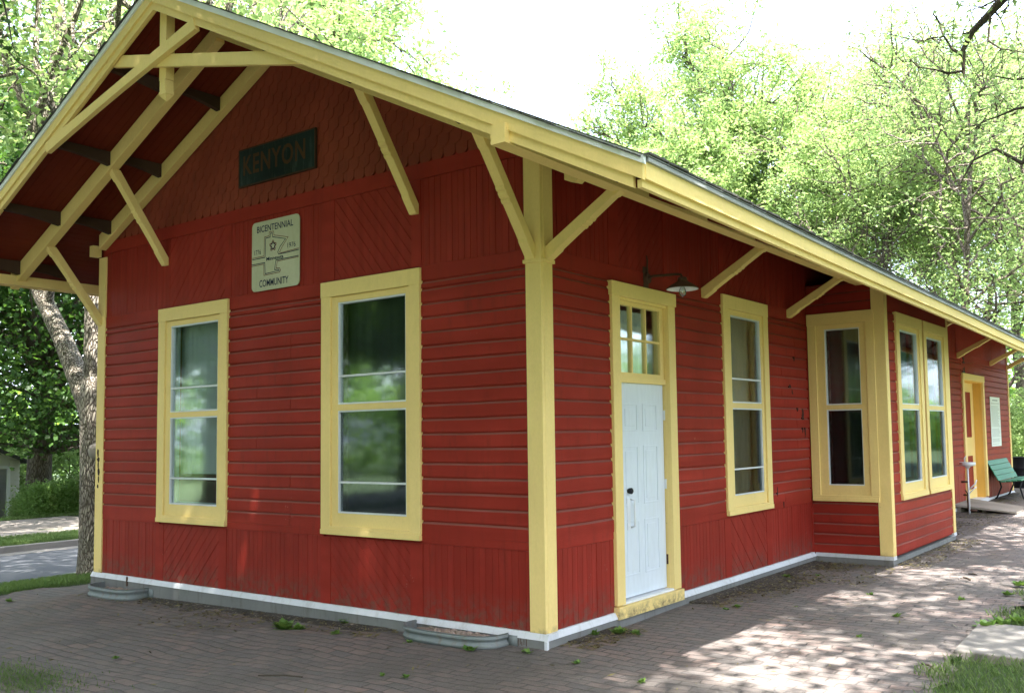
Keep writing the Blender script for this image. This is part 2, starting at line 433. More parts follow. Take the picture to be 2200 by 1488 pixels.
# --- wall structure
mb = MB()
backing(gab, XL, 0, -.02, 3.9, ghole, 'wall', 'red_paint', dep)
mbg = MB(); zz = 4.6
mbg.prism([(XL+.0, .005, 3.9), (0, .005, 3.9), (0, .005, roofz(0)-.1), (XR, .005, ZR-.1), (XL, .005, roofz(XL)-.1)],
          [(XL+.0, .12, 3.9), (0, .12, 3.9), (0, .12, roofz(0)-.1), (XR, .12, ZR-.1), (XL, .12, roofz(XL)-.1)])
mbg.build('gable_wall', 'red_paint', dep)
backing(sid, .12, YE, -.02, 4.03, shole, 'wall', 'red_paint', dep)
mbw = MB(); mbw.box(XL, XL+.12, .12, YE, -.02, 4.1); mbw.box(XL, 0, YE-.12, YE, -.02, 4.1)
mbw.prism([(XL, YE-.1, 4.0), (0, YE-.1, 3.9), (XR, YE-.1, ZR-.12)], [(XL, YE, 4.0), (0, YE, 3.9), (XR, YE, ZR-.12)])
mbw.build('rear_wall', 'red_paint', dep)
mbf = MB(); mbf.box(XL+.13, -.13, .13, YE-.13, -.05, -.01); mbf.build('floor', 'dark_floor', dep)
mbp = MB(); mbp.box(XL+.13, -.13, 5.2, 5.3, 0, 3.4); mbp.box(XL+.13, -.14, .14, YE-.13, 3.45, 3.5); mbp.build('inner_partition', 'room_wall', dep)

# --- gable siding
rail = MB()
mc = MB(); gh = [(*cas(a, b)[:2], .71, 3.2) for a, b in gwins]
clapboards(mc, gab, -6.99, -.13, .745-.006, 3.09, gh)
mc.build('clapboard_siding', ['red_paint', 'siding_dust'], dep)
fb = lambda F, u0, u1, z0, z1, d=.018: [fbox(rail, F, p, q, 0, d, z0, z1) for p, q in cut(u0, u1, z0, z1, [(a+.03, b-.03, .70, 3.2) for a, b in (gwins if F is gab else [w3, (1.04, 2.26), (14.95, 17.03)])])]
fb(gab, -6.99, -.13, .667, .738, .017)
for p, q in ((-6.99, gwins[0][0]+.03), (gwins[0][1]-.03, gwins[1][0]+.03), (gwins[1][1]-.03, -.13)):
    fbox(rail, gab, p, q, 0, .018, 3.095, 3.235)
fbox(rail, gab, -7.0, -.13, 0, .020, 4.065, 4.215)
vp = MB()
Z0 = .004
for a, b in ((-6.99, -5.79), (-4.385, -2.81), (-1.386, -.13)): panel(vp, gab, a, b, Z0, .664, 90, .074)
panel(vp, gab, -5.62, -4.53, Z0, .664, 47, .092); panel(vp, gab, -2.655, -1.55, Z0, .664, -47, .092)
for a, b in ((-5.787, -5.623), (-4.527, -4.388), (-2.807, -2.658), (-1.547, -1.389)): fbox(rail, gab, a, b, 0, .016, Z0, .664)
for a, b in ((-6.99, -5.56), (-4.33, -2.80), (-1.385, -.13)): panel(vp, gab, a, b, 3.238, 4.062, 90, .074)
panel(vp, gab, -5.555, -4.455, 3.238, 4.062, 50, .092); panel(vp, gab, -2.60, -1.515, 3.238, 4.062, -50, .092)
for a, b in ((-4.452, -4.333), (-2.797, -2.603), (-1.512, -1.388)): fbox(rail, gab, a, b, 0, .017, 3.238, 4.062)
# --- side siding
ms = MB(); sh = [(w3[0]+.05, w3[1]-.05, .71, 3.2), (1.08, 2.22, -.1, 3.06), (14.98, 17.0, -.1, 2.80)]
clapboards(ms, sid, .13, BY0, .739, 3.09, sh); ms.build('clapboard_siding', ['red_paint', 'siding_dust'], dep); ms = MB(); clapboards(ms, sid, BY1, YE-.12, .739, 3.09, sh); ms.build('clapboard_siding', ['red_paint', 'siding_dust'], dep); ms = MB()
clapboards(ms, bsd, .02, .93, .003, .69, []); clapboards(ms, bsd, .02, .93, 3.23, 3.62, []); 
clapboards(ms, bfr, BY0+.08, BY1-.1, .003, 3.2, [(a+.05, b-.05, .71, 3.2) for a, b in bwins])
ms.build('clapboard_siding', ['red_paint', 'siding_dust'], dep)
for (u0, u1) in ((.13, BY0), (BY1, YE-.12)):
    for p, q in cut(u0, u1, .67, .73, [(1.05, 2.25, -.1, 3.06), (14.95, 17.03, -.1, 2.8)]): fbox(rail, sid, p, q, 0, .017, .667, .738)
    for p, q in cut(u0, u1, 3.1, 3.2, [(w3[0]+.03, w3[1]-.03, .7, 3.2)]): fbox(rail, sid, p, q, 0, .018, 3.095, 3.235)
for a, b in ((.13, 1.05), (2.24, 3.35), (4.66, BY0-.01), (BY1, 14.97), (17.01, YE-.12)): panel(vp, sid, a, b, Z0, .664, 90, .074)
panel(vp, sid, 3.51, 4.50, Z0, .664, -47, .092)
for a, b in ((3.353, 3.507), (4.503, 4.657)): fbox(rail, sid, a, b, 0, .016, Z0, .664)
ZT = 4.02
for a, b in ((.13, 1.05), (2.17, 3.38), (4.67, BY0-.01), (BY1, 14.6), (17.3, YE-.12)): panel(vp, sid, a, b, 3.238, ZT, 90, .074)
panel(vp, sid, 1.235, 2.095, 3.238, ZT, 50, .092); panel(vp, sid, 3.505, 4.665, 3.238, ZT, 50, .092)
for a, b in ((1.053, 1.232), (2.098, 2.167), (3.383, 3.502), (14.603, 17.297)): fbox(rail, sid, a, b, 0, .016, 3.238, ZT)
fbox(rail, sid, 14.95, 17.03, 0, .016, 2.83, 3.09)
fbox(rail, bfr, BY0+.085, BY1-.12, 0, .03, 3.215, 3.60)
vp.build('beadboard_panels', 'red_paint_vertical', dep); rail.build('band_boards', 'red_paint', dep)

# --- bay structure
mb = MB()
backing(bsd, .0, BX-.005, -.02, 3.62, [(.14, .86, .82, 3.1)], 'bay_wall', 'red_paint', dep, -.10, -.004)
backing(bfr, BY0+.1, BY1-.1, -.02, 3.62, [(a+.10, b-.10, .80, 3.12) for a, b in bwins], 'bay_wall', 'red_paint', dep, -.10, -.004)
mb = MB(); mb.box(.0, BX-.005, BY1-.1, BY1-.004, -.02, 3.62); mb.build('bay_wall', 'red_paint', dep)
# --- shingles in the gable
sg = MB(); rr = random.Random(3)
sw, shh = .152, .118
row = 0; z = 4.205
while z < ZR:
    off = (row % 2)*sw/2
    u = XL-.2+off
    while u < .1:
        c = u+sw/2
        top = roofz(c)-.12
        if z+.02 < top:
            L = .17; w2 = sw/2-.004+rr.uniform(-.002, .002); dz = rr.uniform(-.005, .005)
            pts = []
            for k in range(9):
                t = math.pi+math.pi*k/8; pts.append((c+w2*math.cos(t), z+dz+.055+.055*math.sin(t)))
            zt_ = z+L
            tl = min(zt_, roofz(c-w2)-.1); tr_ = min(zt_, roofz(c+w2)-.1)
            pts += [(c+w2, max(tr_, z+.06)), (c-w2, max(tl, z+.06))]
            th = lambda zz_: .014-.009*(zz_-z)/L
            sg.prism([gab(p[0], th(p[1])+.004, p[1]) for p in pts], [gab(p[0], .0, p[1]) for p in pts])
        u += sw
    z += shh; row += 1
sg.build('fish_scale_shingles', 'shingle_red', dep)

# --- foundation
fo = MB()
for F, a, b in ((gab, XL-.06, .05), (sid, .2, BY0-.02), (sid, BY1-.0, YE+.05)): fbox(fo, F, a, b, -.2, .05, -.75, -.052)
fbox(fo, bsd, .05, BX+.02, -.2, .03, -.75, -.05); fbox(fo, bfr, BY0+.2, BY1, -.2, .02, -.75, -.05)
fo.box(XL-.05, XL+.2, .2, YE, -.75, -.05); fo.box(XL, .0, YE-.2, YE+.05, -.75, -.052)
fo.build('foundation', 'concrete', dep)
led = MB()
for F, a, b in ((gab, XL-.065, .062), (sid, .1, BY0-.03), (sid, BY1-.0, YE+.05)):
    led.hexa([F(a, -.1, -.052), F(b, -.1, -.052), F(b, .058, -.052), F(a, .058, -.052), F(a, -.1, .001), F(b, -.1, .001), F(b, .030, .001), F(a, .030, .001)])
fbox(led, bsd, .05, BX+.03, -.1, .035, -.05, -.002); fbox(led, sid, 9.2, BY1+.03, .9, BX+.03, -.05, .003)
led.box(.035, .063, -.063, -.035, -.13, -.053)
led.build('foundation_ledge', 'white_paint', dep)
lst = MB(); lst.box(-6.34, -6.32, -.062, -.05, -.11, -.0); lst.build('ledge_joint', 'rusty_iron', dep)

# --- corner posts and capital
def post(name, boxes, mat='yellow_paint'):
    m = MB()
    for b in boxes: m.box(*b)
    return m.build(name, mat, dep, bevel=.004)
post('corner_post', [(-.135, .032, -.034, .0, .0, 3.125), (.0, .034, .0, .132, .0, 3.122), (-.14, .036, -.040, .0, 3.127, 4.12), (.0, .040, .0, .138, 3.124, 4.12)])
post('corner_post', [(XL-.035, -6.99, -.032, .0, .0, 4.02), (XL-.035, XL, .0, .12, .0, 4.0)])
post('corner_post', [(.0, .03, YE-.12, YE+.02, .0, 3.6)])
post('bay_corner_post', [(.915, BX+.03, BY0-.034, BY0, .0, 3.60), (BX, BX+.032, BY0, BY0+.085, .0, 3.60)], 'yellow_paint')
post('bay_corner_post', [(BX, BX+.03, BY1-.12, BY1+.01, .0, 3.60)])
capm = MB(); capm.box(-.15, .05, -.05, .148, 3.105, 3.135); capm.build('post_capital', 'yellow_paint', dep)
ex = MB(); ex.box(.0, .025, BY0-.05, BY0-.001, .0, 3.2); ex.build('inside_corner_board', 'red_paint', dep)

# --- windows
def window(F, a, b, kind, parent=dep, z0=WZ0, z1=WZ1, cw=.145, extra=0):
    """casing, sash, panes, storm rails, curtain"""
    m = MB(); D = .045; i0 = z0+.052
    fbox(m, F, a+.006, a+cw, .0, D, i0+.003, z1-.155); fbox(m, F, b-cw, b-.006, .0, D, i0+.003, z1-.155)      # side casings
    fbox(m, F, a, b, .0, D+.003, z1-.155, z1)                                                            # head
    fbox(m, F, a+.01, b-.01, .0, D+.012, z0, i0)                                                         # sill apron
    fbox(m, F, a+.012, b-.012, .0, D+.004, i0, i0+.028)
    w = m.build('window', 'yellow_paint', parent, bevel=.003)
    s = MB(); g0, g1 = a+.235, b-.205; s0 = a+cw-.003; s1 = b-cw+.003; zt = z1-.158; zb = i0+.025; zm0, zm1 = 1.915, 1.975
    d0, d1 = -.03, .022
    fbox(s, F, s0, g0, d0, d1, zb, zt); fbox(s, F, g1, s1, d0, d1, zb, zt)
    fbox(s, F, g0, g1, d0, d1-.002, zt-.06, zt); fbox(s, F, g0, g1, d0, d1-.002, zb, .90); fbox(s, F, g0, g1, d0, d1-.004, zm0, zm1)
    s.build('sash', 'yellow_paint', w)
    k = MB()       # thin aluminium storm frame
    for (p, q) in ((.902, zm0-.002), (zm1+.002, zt-.062)):
        fbox(k, F, g0, g0+.012, d0, d1-.006, p, q); fbox(k, F, g1-.012, g1, d0, d1-.006, p, q)
        fbox(k, F, g0+.012, g1-.012, d0, d1-.006, p, p+.014); fbox(k, F, g0+.012, g1-.012, d0, d1-.006, q-.014, q)
    if extra:
        fbox(k, F, g0+.012, g1-.012, d0, d1-.008, 2.25, 2.268); fbox(k, F, g0+.012, g1-.012, d0, d1-.008, 1.195, 1.213)
    k.build('storm_frame', 'metal_white', w)
    for (p, q) in ((.916, zm0-.016), (zm1+.016, zt-.076)):
        gl = MB(); fbox(gl, F, g0+.012, g1-.012, -.012, -.008, p, q); gl.build('pane', 'window_glass' if p > 1.9 or kind == 'pale' else 'screened_glass', w)
    # wooden inner sash seen through the storm
    i_ = MB(); fbox(i_, F, g0-.04, g0+.03, -.085, -.05, .84, 3.05); fbox(i_, F, g1-.03, g1+.04, -.085, -.05, .84, 3.05); fbox(i_, F, g0+.03, g1-.03, -.083, -.052, .84, .93)
    fbox(i_, F, g0+.03, g1-.03, -.083, -.052, 1.92, 1.97)
    i_.build('inner_sash', 'bark_grey' if kind != 'pale' else 'curtain_pale', w)
    if kind:
        c = MB(); zc0 = {'pale': 1.25, 'grey': .86, 'dark': .86, 'stripe': .95}[kind]
        n = 60; A = g0-.06; Bu = g1+.06
        for q in range(n):
            ua = A+(Bu-A)*q/n; ub = A+(Bu-A)*(q+1)/n; wv = .022 if kind == 'stripe' else .006
            fr_ = 9 if kind != 'stripe' else 16
            da = -.16+wv*math.sin(ua*fr_*6.28+math.sin(ua*7)*2); db = -.16+wv*math.sin(ub*fr_*6.28+math.sin(ub*7)*2)
            zt1 = 3.1 if kind != 'stripe' else 3.1
            c.quadface([F(ua, da, zc0), F(ub, db, zc0), F(ub, db, zt1), F(ua, da, zt1)])
        c.build('curtain_or_room_dark', {'pale': 'curtain_pale', 'grey': 'curtain_grey', 'dark': 'curtain_room_dark', 'stripe': 'curtain_grey'}[kind], w)
    return w
tag(window(gab, *gwins[0], 'pale', extra=1), 'yellow framed window with pale blind half drawn')
tag(window(gab, *gwins[1], 'dark', extra=1), 'yellow framed window with dark glass reflecting trees')
window(sid, *w3, 'grey', extra=1)
for a, b in bwins: window(bfr, a, b, 'stripe')
window(bsd, .03, .95, 'dark', cw=.12)  # dark sheet behind the panes stands in for the unlit bay interior

# --- white side door with six-light transom
dm = MB(); D = .05
u0, u1 = 1.03, 2.27
fbox(dm, sid, u0+.015, u0+.155, 0, D, .058, 2.945); fbox(dm, sid, u1-.155, u1-.015, 0, D, .058, 2.945); fbox(dm, sid, u0, u1, 0, D+.01, 2.945, 3.08)
fbox(dm, sid, u1-.157, u1-.09, -.13, .0, .05, 2.95); fbox(dm, sid, u0+.09, u0+.157, -.13, .0, .05, 2.95); fbox(dm, sid, u0+.15, u1-.15, -.13, .02, 2.92, 2.96)
door = dm.build('door', 'yellow_paint', dep, bevel=.003)
q = MB(); fbox(q, sid, u0, u1+.0, -.02, .075, -.06, .05); q.build('threshold', 'yellow_paint', door)
q = MB(); fbox(q, sid, u0+.12, u1-.1, -.13, .04, .052, .072); q.build('door_sill', 'metal_white', door)
LD0, LD1 = 1.19, 2.105
q = MB(); dd = -.035
fbox(q, sid, LD0, LD1, dd-.045, dd, .082, 2.13)
def rframe(u_0, u_1, z_0, z_1, w_=.016, h=.006):
    fbox(q, sid, u_0, u_1, dd, dd+h, z_0, z_0+w_); fbox(q, sid, u_0, u_1, dd, dd+h, z_1-w_, z_1)
    fbox(q, sid, u_0, u_0+w_, dd, dd+h, z_0+w_, z_1-w_); fbox(q, sid, u_1-w_, u_1, dd, dd+h, z_0+w_, z_1-w_)
for (pu0, pu1) in ((LD0+.12, LD0+.40), (LD0+.50, LD0+.78)):
    for (pz0, pz1) in ((1.66, 1.93), (.95, 1.52), (.28, .80)):
        rframe(pu0, pu1, pz0, pz1); fbox(q, sid, pu0+.05, pu1-.05, dd, dd+.005, pz0+.05, pz1-.05)
q.build('door_leaf', 'white_door', door, bevel=.002)
q = MB(); fbox(q, sid, LD0+.17, LD0+.225, dd, dd+.012, .72, 1.02); 
q.build('handle_plate', 'metal_white', door)
q = MB(); q.tube([sid(LD0+.24, dd, .74), sid(LD0+.24, dd+.05, .75), sid(LD0+.24, dd+.052, .88), sid(LD0+.24, dd+.05, 1.0), sid(LD0+.24, dd, 1.01)], .010, 8); q.build('handle', 'metal_white', door, smooth=True)
q = MB(); q.tube([sid(LD0+.2, dd, 1.09), sid(LD0+.2, dd+.02, 1.09), sid(LD0+.2, dd+.045, 1.09), sid(LD0+.2, dd+.055, 1.09)], [.02, .028, .03, .018], 12); q.build('knob', 'black_metal', door, smooth=True)
for hz in (1.82, 1.12, .36):
    q = MB(); q.tube([sid(LD1+.012, dd+.012, hz-.05), sid(LD1+.012, dd+.012, hz+.05)], .009, 8); fbox(q, sid, LD1+.0, LD1+.03, dd, dd+.006, hz-.05, hz+.05); q.build('hinge', 'rusty_iron' if hz < 1 else 'metal_white', door)
q = MB(); tz0, tz1 = 2.13, 2.945; a, b = LD0, 2.115
fbox(q, sid, a, b, -.09, .0, tz0, tz0+.055); fbox(q, sid, a, b, -.08, -.02, tz0+.055, tz0+.10); fbox(q, sid, a, b, -.08, -.02, tz1-.06, tz1)
fbox(q, sid, a, a+.05, -.08, -.02, tz0+.1, tz1-.06); fbox(q, sid, b-.07, b, -.08, -.02, tz0+.1, tz1-.06)
ga, gb = a+.05, b-.07; gz0, gz1 = tz0+.1, tz1-.06
for k in (1, 2):
    uu = ga+(gb-ga)*k/3; fbox(q, sid, uu-.011, uu+.011, -.07, -.025, gz0, gz1)
fbox(q, sid, ga, gb, -.068, -.027, (gz0+gz1)/2-.011, (gz0+gz1)/2+.011)
q.build('transom_frame', 'yellow_paint', door)
q = MB(); fbox(q, sid, ga, gb, -.05, -.046, gz0, gz1); q.build('transom_pane', 'window_glass', door)
q = MB()
for k in range(50):
    ua = ga-.05+(gb-ga+.0)*k/50; ub = ga-.05+(gb-ga+.0)*(k+1)/50
    q.quadface([sid(ua, -.15+.008*math.sin(ua*60), 2.1), sid(ub, -.15+.008*math.sin(ub*60), 2.1), sid(ub, -.15+.008*math.sin(ub*60), 2.86), sid(ua, -.15+.008*math.sin(ua*60), 2.86)])
q.build('transom_curtain', 'paper', door)

# --- recessed far doorway
dm = MB(); u0, u1 = 14.93, 17.05
fbox(dm, sid, u0, u0+.15, 0, D, .0, 2.68); fbox(dm, sid, u1-.14, u1, 0, D, .06, 2.68); fbox(dm, sid, u0, u1, 0, D+.01, 2.68, 2.82)
far = dm.build('door', 'yellow_paint', dep, bevel=.003)
q = MB(); fbox(q, sid, u1-.145, u1-.10, -.22, -.001, .02, 2.70); fbox(q, sid, u0+.1, u0+.145, -.22, -.001, .02, 2.70); fbox(q, sid, u0+.14, u1-.14, -.22, -.001, 2.66, 2.70); q.build('door_reveal', 'ochre_paint', far)
q = MB(); fbox(q, sid, u0+.14, u1-.1, -.5, .06, -.09, .035); q.build('threshold', 'white_paint', far)
q = MB(); fbox(q, sid, u0+.145, u1-.145, -.215, -.18, .04, 2.66); lf = q.build('door_leaf', 'yellow_paint', far)
q = MB()
for k in range(2):
    ua = u0+.145+.12+k*.80
    for z_0, z_1 in ((.25, 1.0), (1.15, 1.25), (1.42, 2.45)):
        if z_1-z_0 > .2: fbox(q, sid, ua, ua+.60, -.18, -.174, z_0, z_1)
q.build('door_panel', 'red_paint_vertical', lf)

# --- gable / eave brackets
def bracket(F, u, zb, D, zt, wid=.095, lo=.05, hi=.075, oD=.06, iD=-.055):
    A = Vector((lo, zb)); B = Vector((D+oD, zt+.03)); dirv = B-A; nrm = Vector((-dirv.y, dirv.x)).normalized()
    if nrm.x > 0: nrm = -nrm
    e = .009
    low = [A]
    for t, s_ in ((.14, 0), (.16, 1), (.44, 1), (.455, 0), (.475, 0), (.48, .8), (.49, .8), (.495, 0), (.53, 0), (.535, .8), (.545, .8), (.55, 0), (.57, 0), (.585, 1), (.86, 1), (.88, 0)):
        p = A+dirv*t+nrm*e*s_; low.append(p)
    low.append(B)
    poly = [(0, zb)]+[tuple(p) for p in low]+[(D+iD, zt+.03), (0, zb+hi)]
    m = MB(); m.prism([F(u-wid/2, d, z) for d, z in poly], [F(u+wid/2, d, z) for d, z in poly])
    m.build('bracket', 'yellow_paint', dep, bevel=.006)
UL = lambda x: 5.735-.479*(XR-x) if x < XR else 5.77-.494*(x-XR)       # underside of the gable outrigger rafters
for x, zb in ((XL+.02, 3.14), (-5.64, 3.745), (-1.46, 3.735), (-.07, 3.135)): bracket(gab, x, zb, .68, UL(x))
BZ = lambda y: 3.60+.40*sag(y)+.02
for y in (.07, 2.97, 5.39, 11.2, 14.67, 17.94, 20.0): bracket(sid, y, 3.125, .76, BZ(y), lo=.05, hi=.095, oD=.085, iD=-.075)
# --- long eave beams
def sweep(name, xs, zfun, ys, mat, th=None):
    """strip along y: xs=(x0,x1), zfun(y)->(z0,z1)"""
    m = MB()
    for i in range(len(ys)-1):
        y0, y1 = ys[i], ys[i+1]; a0, a1 = zfun(y0); b0, b1 = zfun(y1)
        m.hexa([(xs[0], y0, a0), (xs[1], y0, a0), (xs[1], y1, b0), (xs[0], y1, b0), (xs[0], y0, a1), (xs[1], y0, a1), (xs[1], y1, b1), (xs[0], y1, b1)])
    return m
ys = list(np.linspace(YF-.06, 20.9, 24))
sweep('', (.72, .845), lambda y: (BZ(y), BZ(y)+.135), ys, '').build('eave_beam', 'yellow_paint', dep)
m = MB(); m.box(-7.92, -7.8, YF-.06, YE+.8, 3.655, 3.775); m.build('eave_beam', 'yellow_paint', dep)
# --- outrigger rafters under the gable overhang
def rafter(name, y0, y1, xa, xb, top, und, mat='yellow_paint', n=1):
    m = MB()
    P = lambda x, f: [(x, y0, f(x)), (x, y1, f(x))]
    for (p, q) in ((xa, XR), (XR, xb)):
        e = 1e-4 if p == xa else -1e-4
        f0 = lambda x: und(min(x, XR-1e-6) if p == xa else max(x, XR)); f1 = lambda x: top(x)
        m.hexa([(p, y0, f0(p)), (q, y0, f0(q)), (q, y1, f0(q)), (p, y1, f0(p)), (p, y0, f1(p)), (q, y0, f1(q)), (q, y1, f1(q)), (p, y1, f1(p))])
    return m.build(name, mat, dep, bevel=.004)
rafter('outrigger_rafter', -.75, -.65, -7.98, .80, lambda x: roofz(x, -.7)-.115, UL)
rafter('wall_rafter', -.125, -.03, -7.0, .36, lambda x: roofz(x, 0)-.115, lambda x: UL(x)+.012)
# --- lookouts (brown) with curved soffit ends
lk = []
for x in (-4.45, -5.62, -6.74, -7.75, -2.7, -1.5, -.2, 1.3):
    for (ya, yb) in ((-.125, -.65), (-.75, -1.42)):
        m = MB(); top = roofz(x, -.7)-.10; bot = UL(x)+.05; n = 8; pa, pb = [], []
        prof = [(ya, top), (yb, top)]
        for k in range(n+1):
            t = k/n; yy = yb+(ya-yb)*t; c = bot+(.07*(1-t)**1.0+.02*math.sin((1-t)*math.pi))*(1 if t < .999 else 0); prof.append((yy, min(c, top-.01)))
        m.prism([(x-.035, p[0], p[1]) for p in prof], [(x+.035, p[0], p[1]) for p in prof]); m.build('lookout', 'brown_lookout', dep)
# --- rafter tails along the eave
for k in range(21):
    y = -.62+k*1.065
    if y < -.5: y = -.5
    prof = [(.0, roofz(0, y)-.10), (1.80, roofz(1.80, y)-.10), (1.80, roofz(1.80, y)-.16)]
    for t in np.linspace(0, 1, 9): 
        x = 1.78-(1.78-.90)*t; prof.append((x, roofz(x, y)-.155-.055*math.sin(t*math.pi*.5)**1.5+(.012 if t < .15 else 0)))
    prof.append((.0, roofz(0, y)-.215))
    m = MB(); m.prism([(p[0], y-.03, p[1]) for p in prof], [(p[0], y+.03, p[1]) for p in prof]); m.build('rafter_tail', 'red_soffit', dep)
# small yellow corbels at wall rafter ends
m = MB(); m.prism([(.36, -.13, 3.83), (.50, -.13, 3.76), (.52, -.13, 3.73), (.47, -.13, 3.695), (.36, -.13, 3.73)], [(.36, -.03, 3.83), (.50, -.03, 3.76), (.52, -.03, 3.73), (.47, -.03, 3.695), (.36, -.03, 3.73)]); m.build('rafter_end', 'yellow_paint', dep)
m = MB(); m.box(-7.2, XL+.02, -.14, -.03, 4.03, 4.17); m.build('rafter_end', 'yellow_paint', dep)

# --- soffit boards, roof, trims
sf = MB()
xs_ = [XR, -2, -.5, .5, 1.2, EX-.03]
nb = 62
for i in range(nb):          # gable overhang, boards running up the slope
    pass
def slope_boards(mb, xa, xb, y0, y1, w_, along):
    """beadboard on the underside of the roof"""
    if along == 'x':
        y = y0; nx_ = 6
        while y < y1:
            e = min(y+w_, y1)
            for k in range(nx_):
                p = xa+(xb-xa)*k/nx_; q_ = xa+(xb-xa)*(k+1)/nx_
                a, b = y+.003, e-.003; off = .10
                mb.hexa([(p, a, roofz(p, a)-off), (q_, a, roofz(q_, a)-off), (q_, b, roofz(q_, b)-off), (p, b, roofz(p, b)-off),
                         (p, y, roofz(p, a)-off+.012), (q_, y, roofz(q_, a)-off+.012), (q_, e, roofz(q_, b)-off+.012), (p, e, roofz(p, b)-off+.012)])
            y = e
    else:
        x = xa; n = 10
        while x < xb:
            e = min(x+w_, xb)
            for k in range(n):
                p = y0+(y1-y0)*k/n; q_ = y0+(y1-y0)*(k+1)/n; a, b = x+.003, e-.003; off = .10
                mb.hexa([(a, p, roofz(a, p)-off), (b, p, roofz(b, p)-off), (b, q_, roofz(b, q_)-off), (a, q_, roofz(a, q_)-off),
                         (x, p, roofz(a, p)-off+.012), (e, p, roofz(b, p)-off+.012), (e, q_, roofz(b, q_)-off+.012), (x, q_, roofz(a, q_)-off+.012)])
            x = e
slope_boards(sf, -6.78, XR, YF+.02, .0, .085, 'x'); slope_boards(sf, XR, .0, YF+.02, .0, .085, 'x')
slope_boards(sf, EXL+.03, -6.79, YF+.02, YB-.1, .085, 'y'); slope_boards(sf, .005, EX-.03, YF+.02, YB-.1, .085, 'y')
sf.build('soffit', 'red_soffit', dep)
rf = MB(); dk = MB()
yy = list(np.linspace(YF-.05, YB+.05, 26)); xxR = [XR, -2, 0, 1, EX+.03]; xxL = [EXL-.03, -6.5, -5, XR]
for xx in (xxR, xxL):
    for i in range(len(xx)-1):
        for j in range(len(yy)-1):
            p, q_, a, b = xx[i], xx[i+1], yy[j], yy[j+1]
            for (mbx, t0, t1) in ((rf, .002, .010), (dk, -.082, -.004)):
                mbx.hexa([(p, a, roofz(p, a)+t0), (q_, a, roofz(q_, a)+t0), (q_, b, roofz(q_, b)+t0), (p, b, roofz(p, b)+t0),
                          (p, a, roofz(p, a)+t1), (q_, a, roofz(q_, a)+t1), (q_, b, roofz(q_, b)+t1), (p, b, roofz(p, b)+t1)]) if mbx is rf else \
                mbx.hexa([(p, max(a, YF+.03), roofz(p, a)+t0), (min(q_, EX-.03), max(a, YF+.03), roofz(q_, a)+t0), (min(q_, EX-.03), min(b, YB-.1), roofz(q_, b)+t0), (p, min(b, YB-.1), roofz(p, b)+t0),
                          (p, max(a, YF+.03), roofz(p, a)+t1), (min(q_, EX-.03), max(a, YF+.03), roofz(q_, a)+t1), (min(q_, EX-.03), min(b, YB-.1), roofz(q_, b)+t1), (p, min(b, YB-.1), roofz(p, b)+t1)])
# ragged shingle tabs on the rake edge
tb = random.Random(5)
for side in (1, -1):
    s = 0.0; L = (EX+.03-XR) if side > 0 else (XR-EXL+.03)
    while s < L-.1:
        w_ = .13; x0 = XR+side*s; x1 = XR+side*min(s+w_, L); pr = tb.uniform(.004, .020); hgt = tb.uniform(.010, .018)
        xa, xb = min(x0, x1), max(x0, x1)
        rf.hexa([(xa, YF-.05-pr, roofz(xa)+.006), (xb, YF-.05-pr, roofz(xb)+.006), (xb, YF+.1, roofz(xb)+.006), (xa, YF+.1, roofz(xa)+.006),
                 (xa, YF-.05-pr, roofz(xa)+hgt), (xb, YF-.05-pr, roofz(xb)+hgt), (xb, YF+.1, roofz(xb)+hgt), (xa, YF+.1, roofz(xa)+hgt)])
        s += w_
y = YF
while y < YB:
    pr = tb.uniform(.0, .014); hgt = tb.uniform(.011, .018)
    rf.box(EX-.1, EX+.035+pr, y, y+.24, roofz(EX, y)+.004, roofz(EX, y)+hgt); y += .25
roof = rf.build('roof', 'roof_shingle', dep); dk.build('roof_deck', 'red_soffit', dep)
def rake(name, t0, t1, y0, y1, mat, xa=EXL, xb=EX, par=dep):
    m = MB(); f = roofz
    nseg = 8
    for (A, B) in ((xa, XR), (XR, xb)):
        for k in range(nseg):
            p = A+(B-A)*k/nseg; q_ = A+(B-A)*(k+1)/nseg
            m.hexa([(p, y0, f(p, y0)+t0), (q_, y0, f(q_, y0)+t0), (q_, y1, f(q_, y0)+t0), (p, y1, f(p, y0)+t0), (p, y0, f(p, y0)+t1), (q_, y0, f(q_, y0)+t1), (q_, y1, f(q_, y0)+t1), (p, y1, f(p, y0)+t1)])
    return m.build(name, mat, par)
rake('drip_edge', -.052, .001, YF-.046, YF-.02, 'metal_white', EXL-.02, EX+.02)
rake('rake_board', -.152, -.050, YF-.030, YF+.0, 'yellow_paint', EXL, EX)
rake('rake_board', -.226, -.150, YF-.008, YF+.022, 'yellow_paint', EXL+.02, EX-.08)
rake('rake_board', -.20, -.10, YF+.022, YF+.05, 'yellow_paint', EXL+.05, EX-.12)
ye = list(np.linspace(YF-.0, YB, 26))
z_ = lambda t0, t1: (lambda y: (roofz(EX, y)+t0, roofz(EX, y)+t1))
sweep('', (EX-.0, EX+.028), z_(-.038, .002), ye, '').build('gutter_edge', 'gutter_metal', dep)
sweep('', (EX-.02, EX+.006), z_(-.142, -.036), ye, '').build('fascia', 'yellow_paint', dep)
sweep('', (EX-.055, EX-.022), z_(-.190, -.140), ye, '').build('fascia', 'yellow_paint', dep)
m = MB(); m.box(EXL-.01, EXL+.02, YF, YB, roofz(EXL)-.150, roofz(EXL)-.01); m.build('fascia', 'yellow_paint', dep)
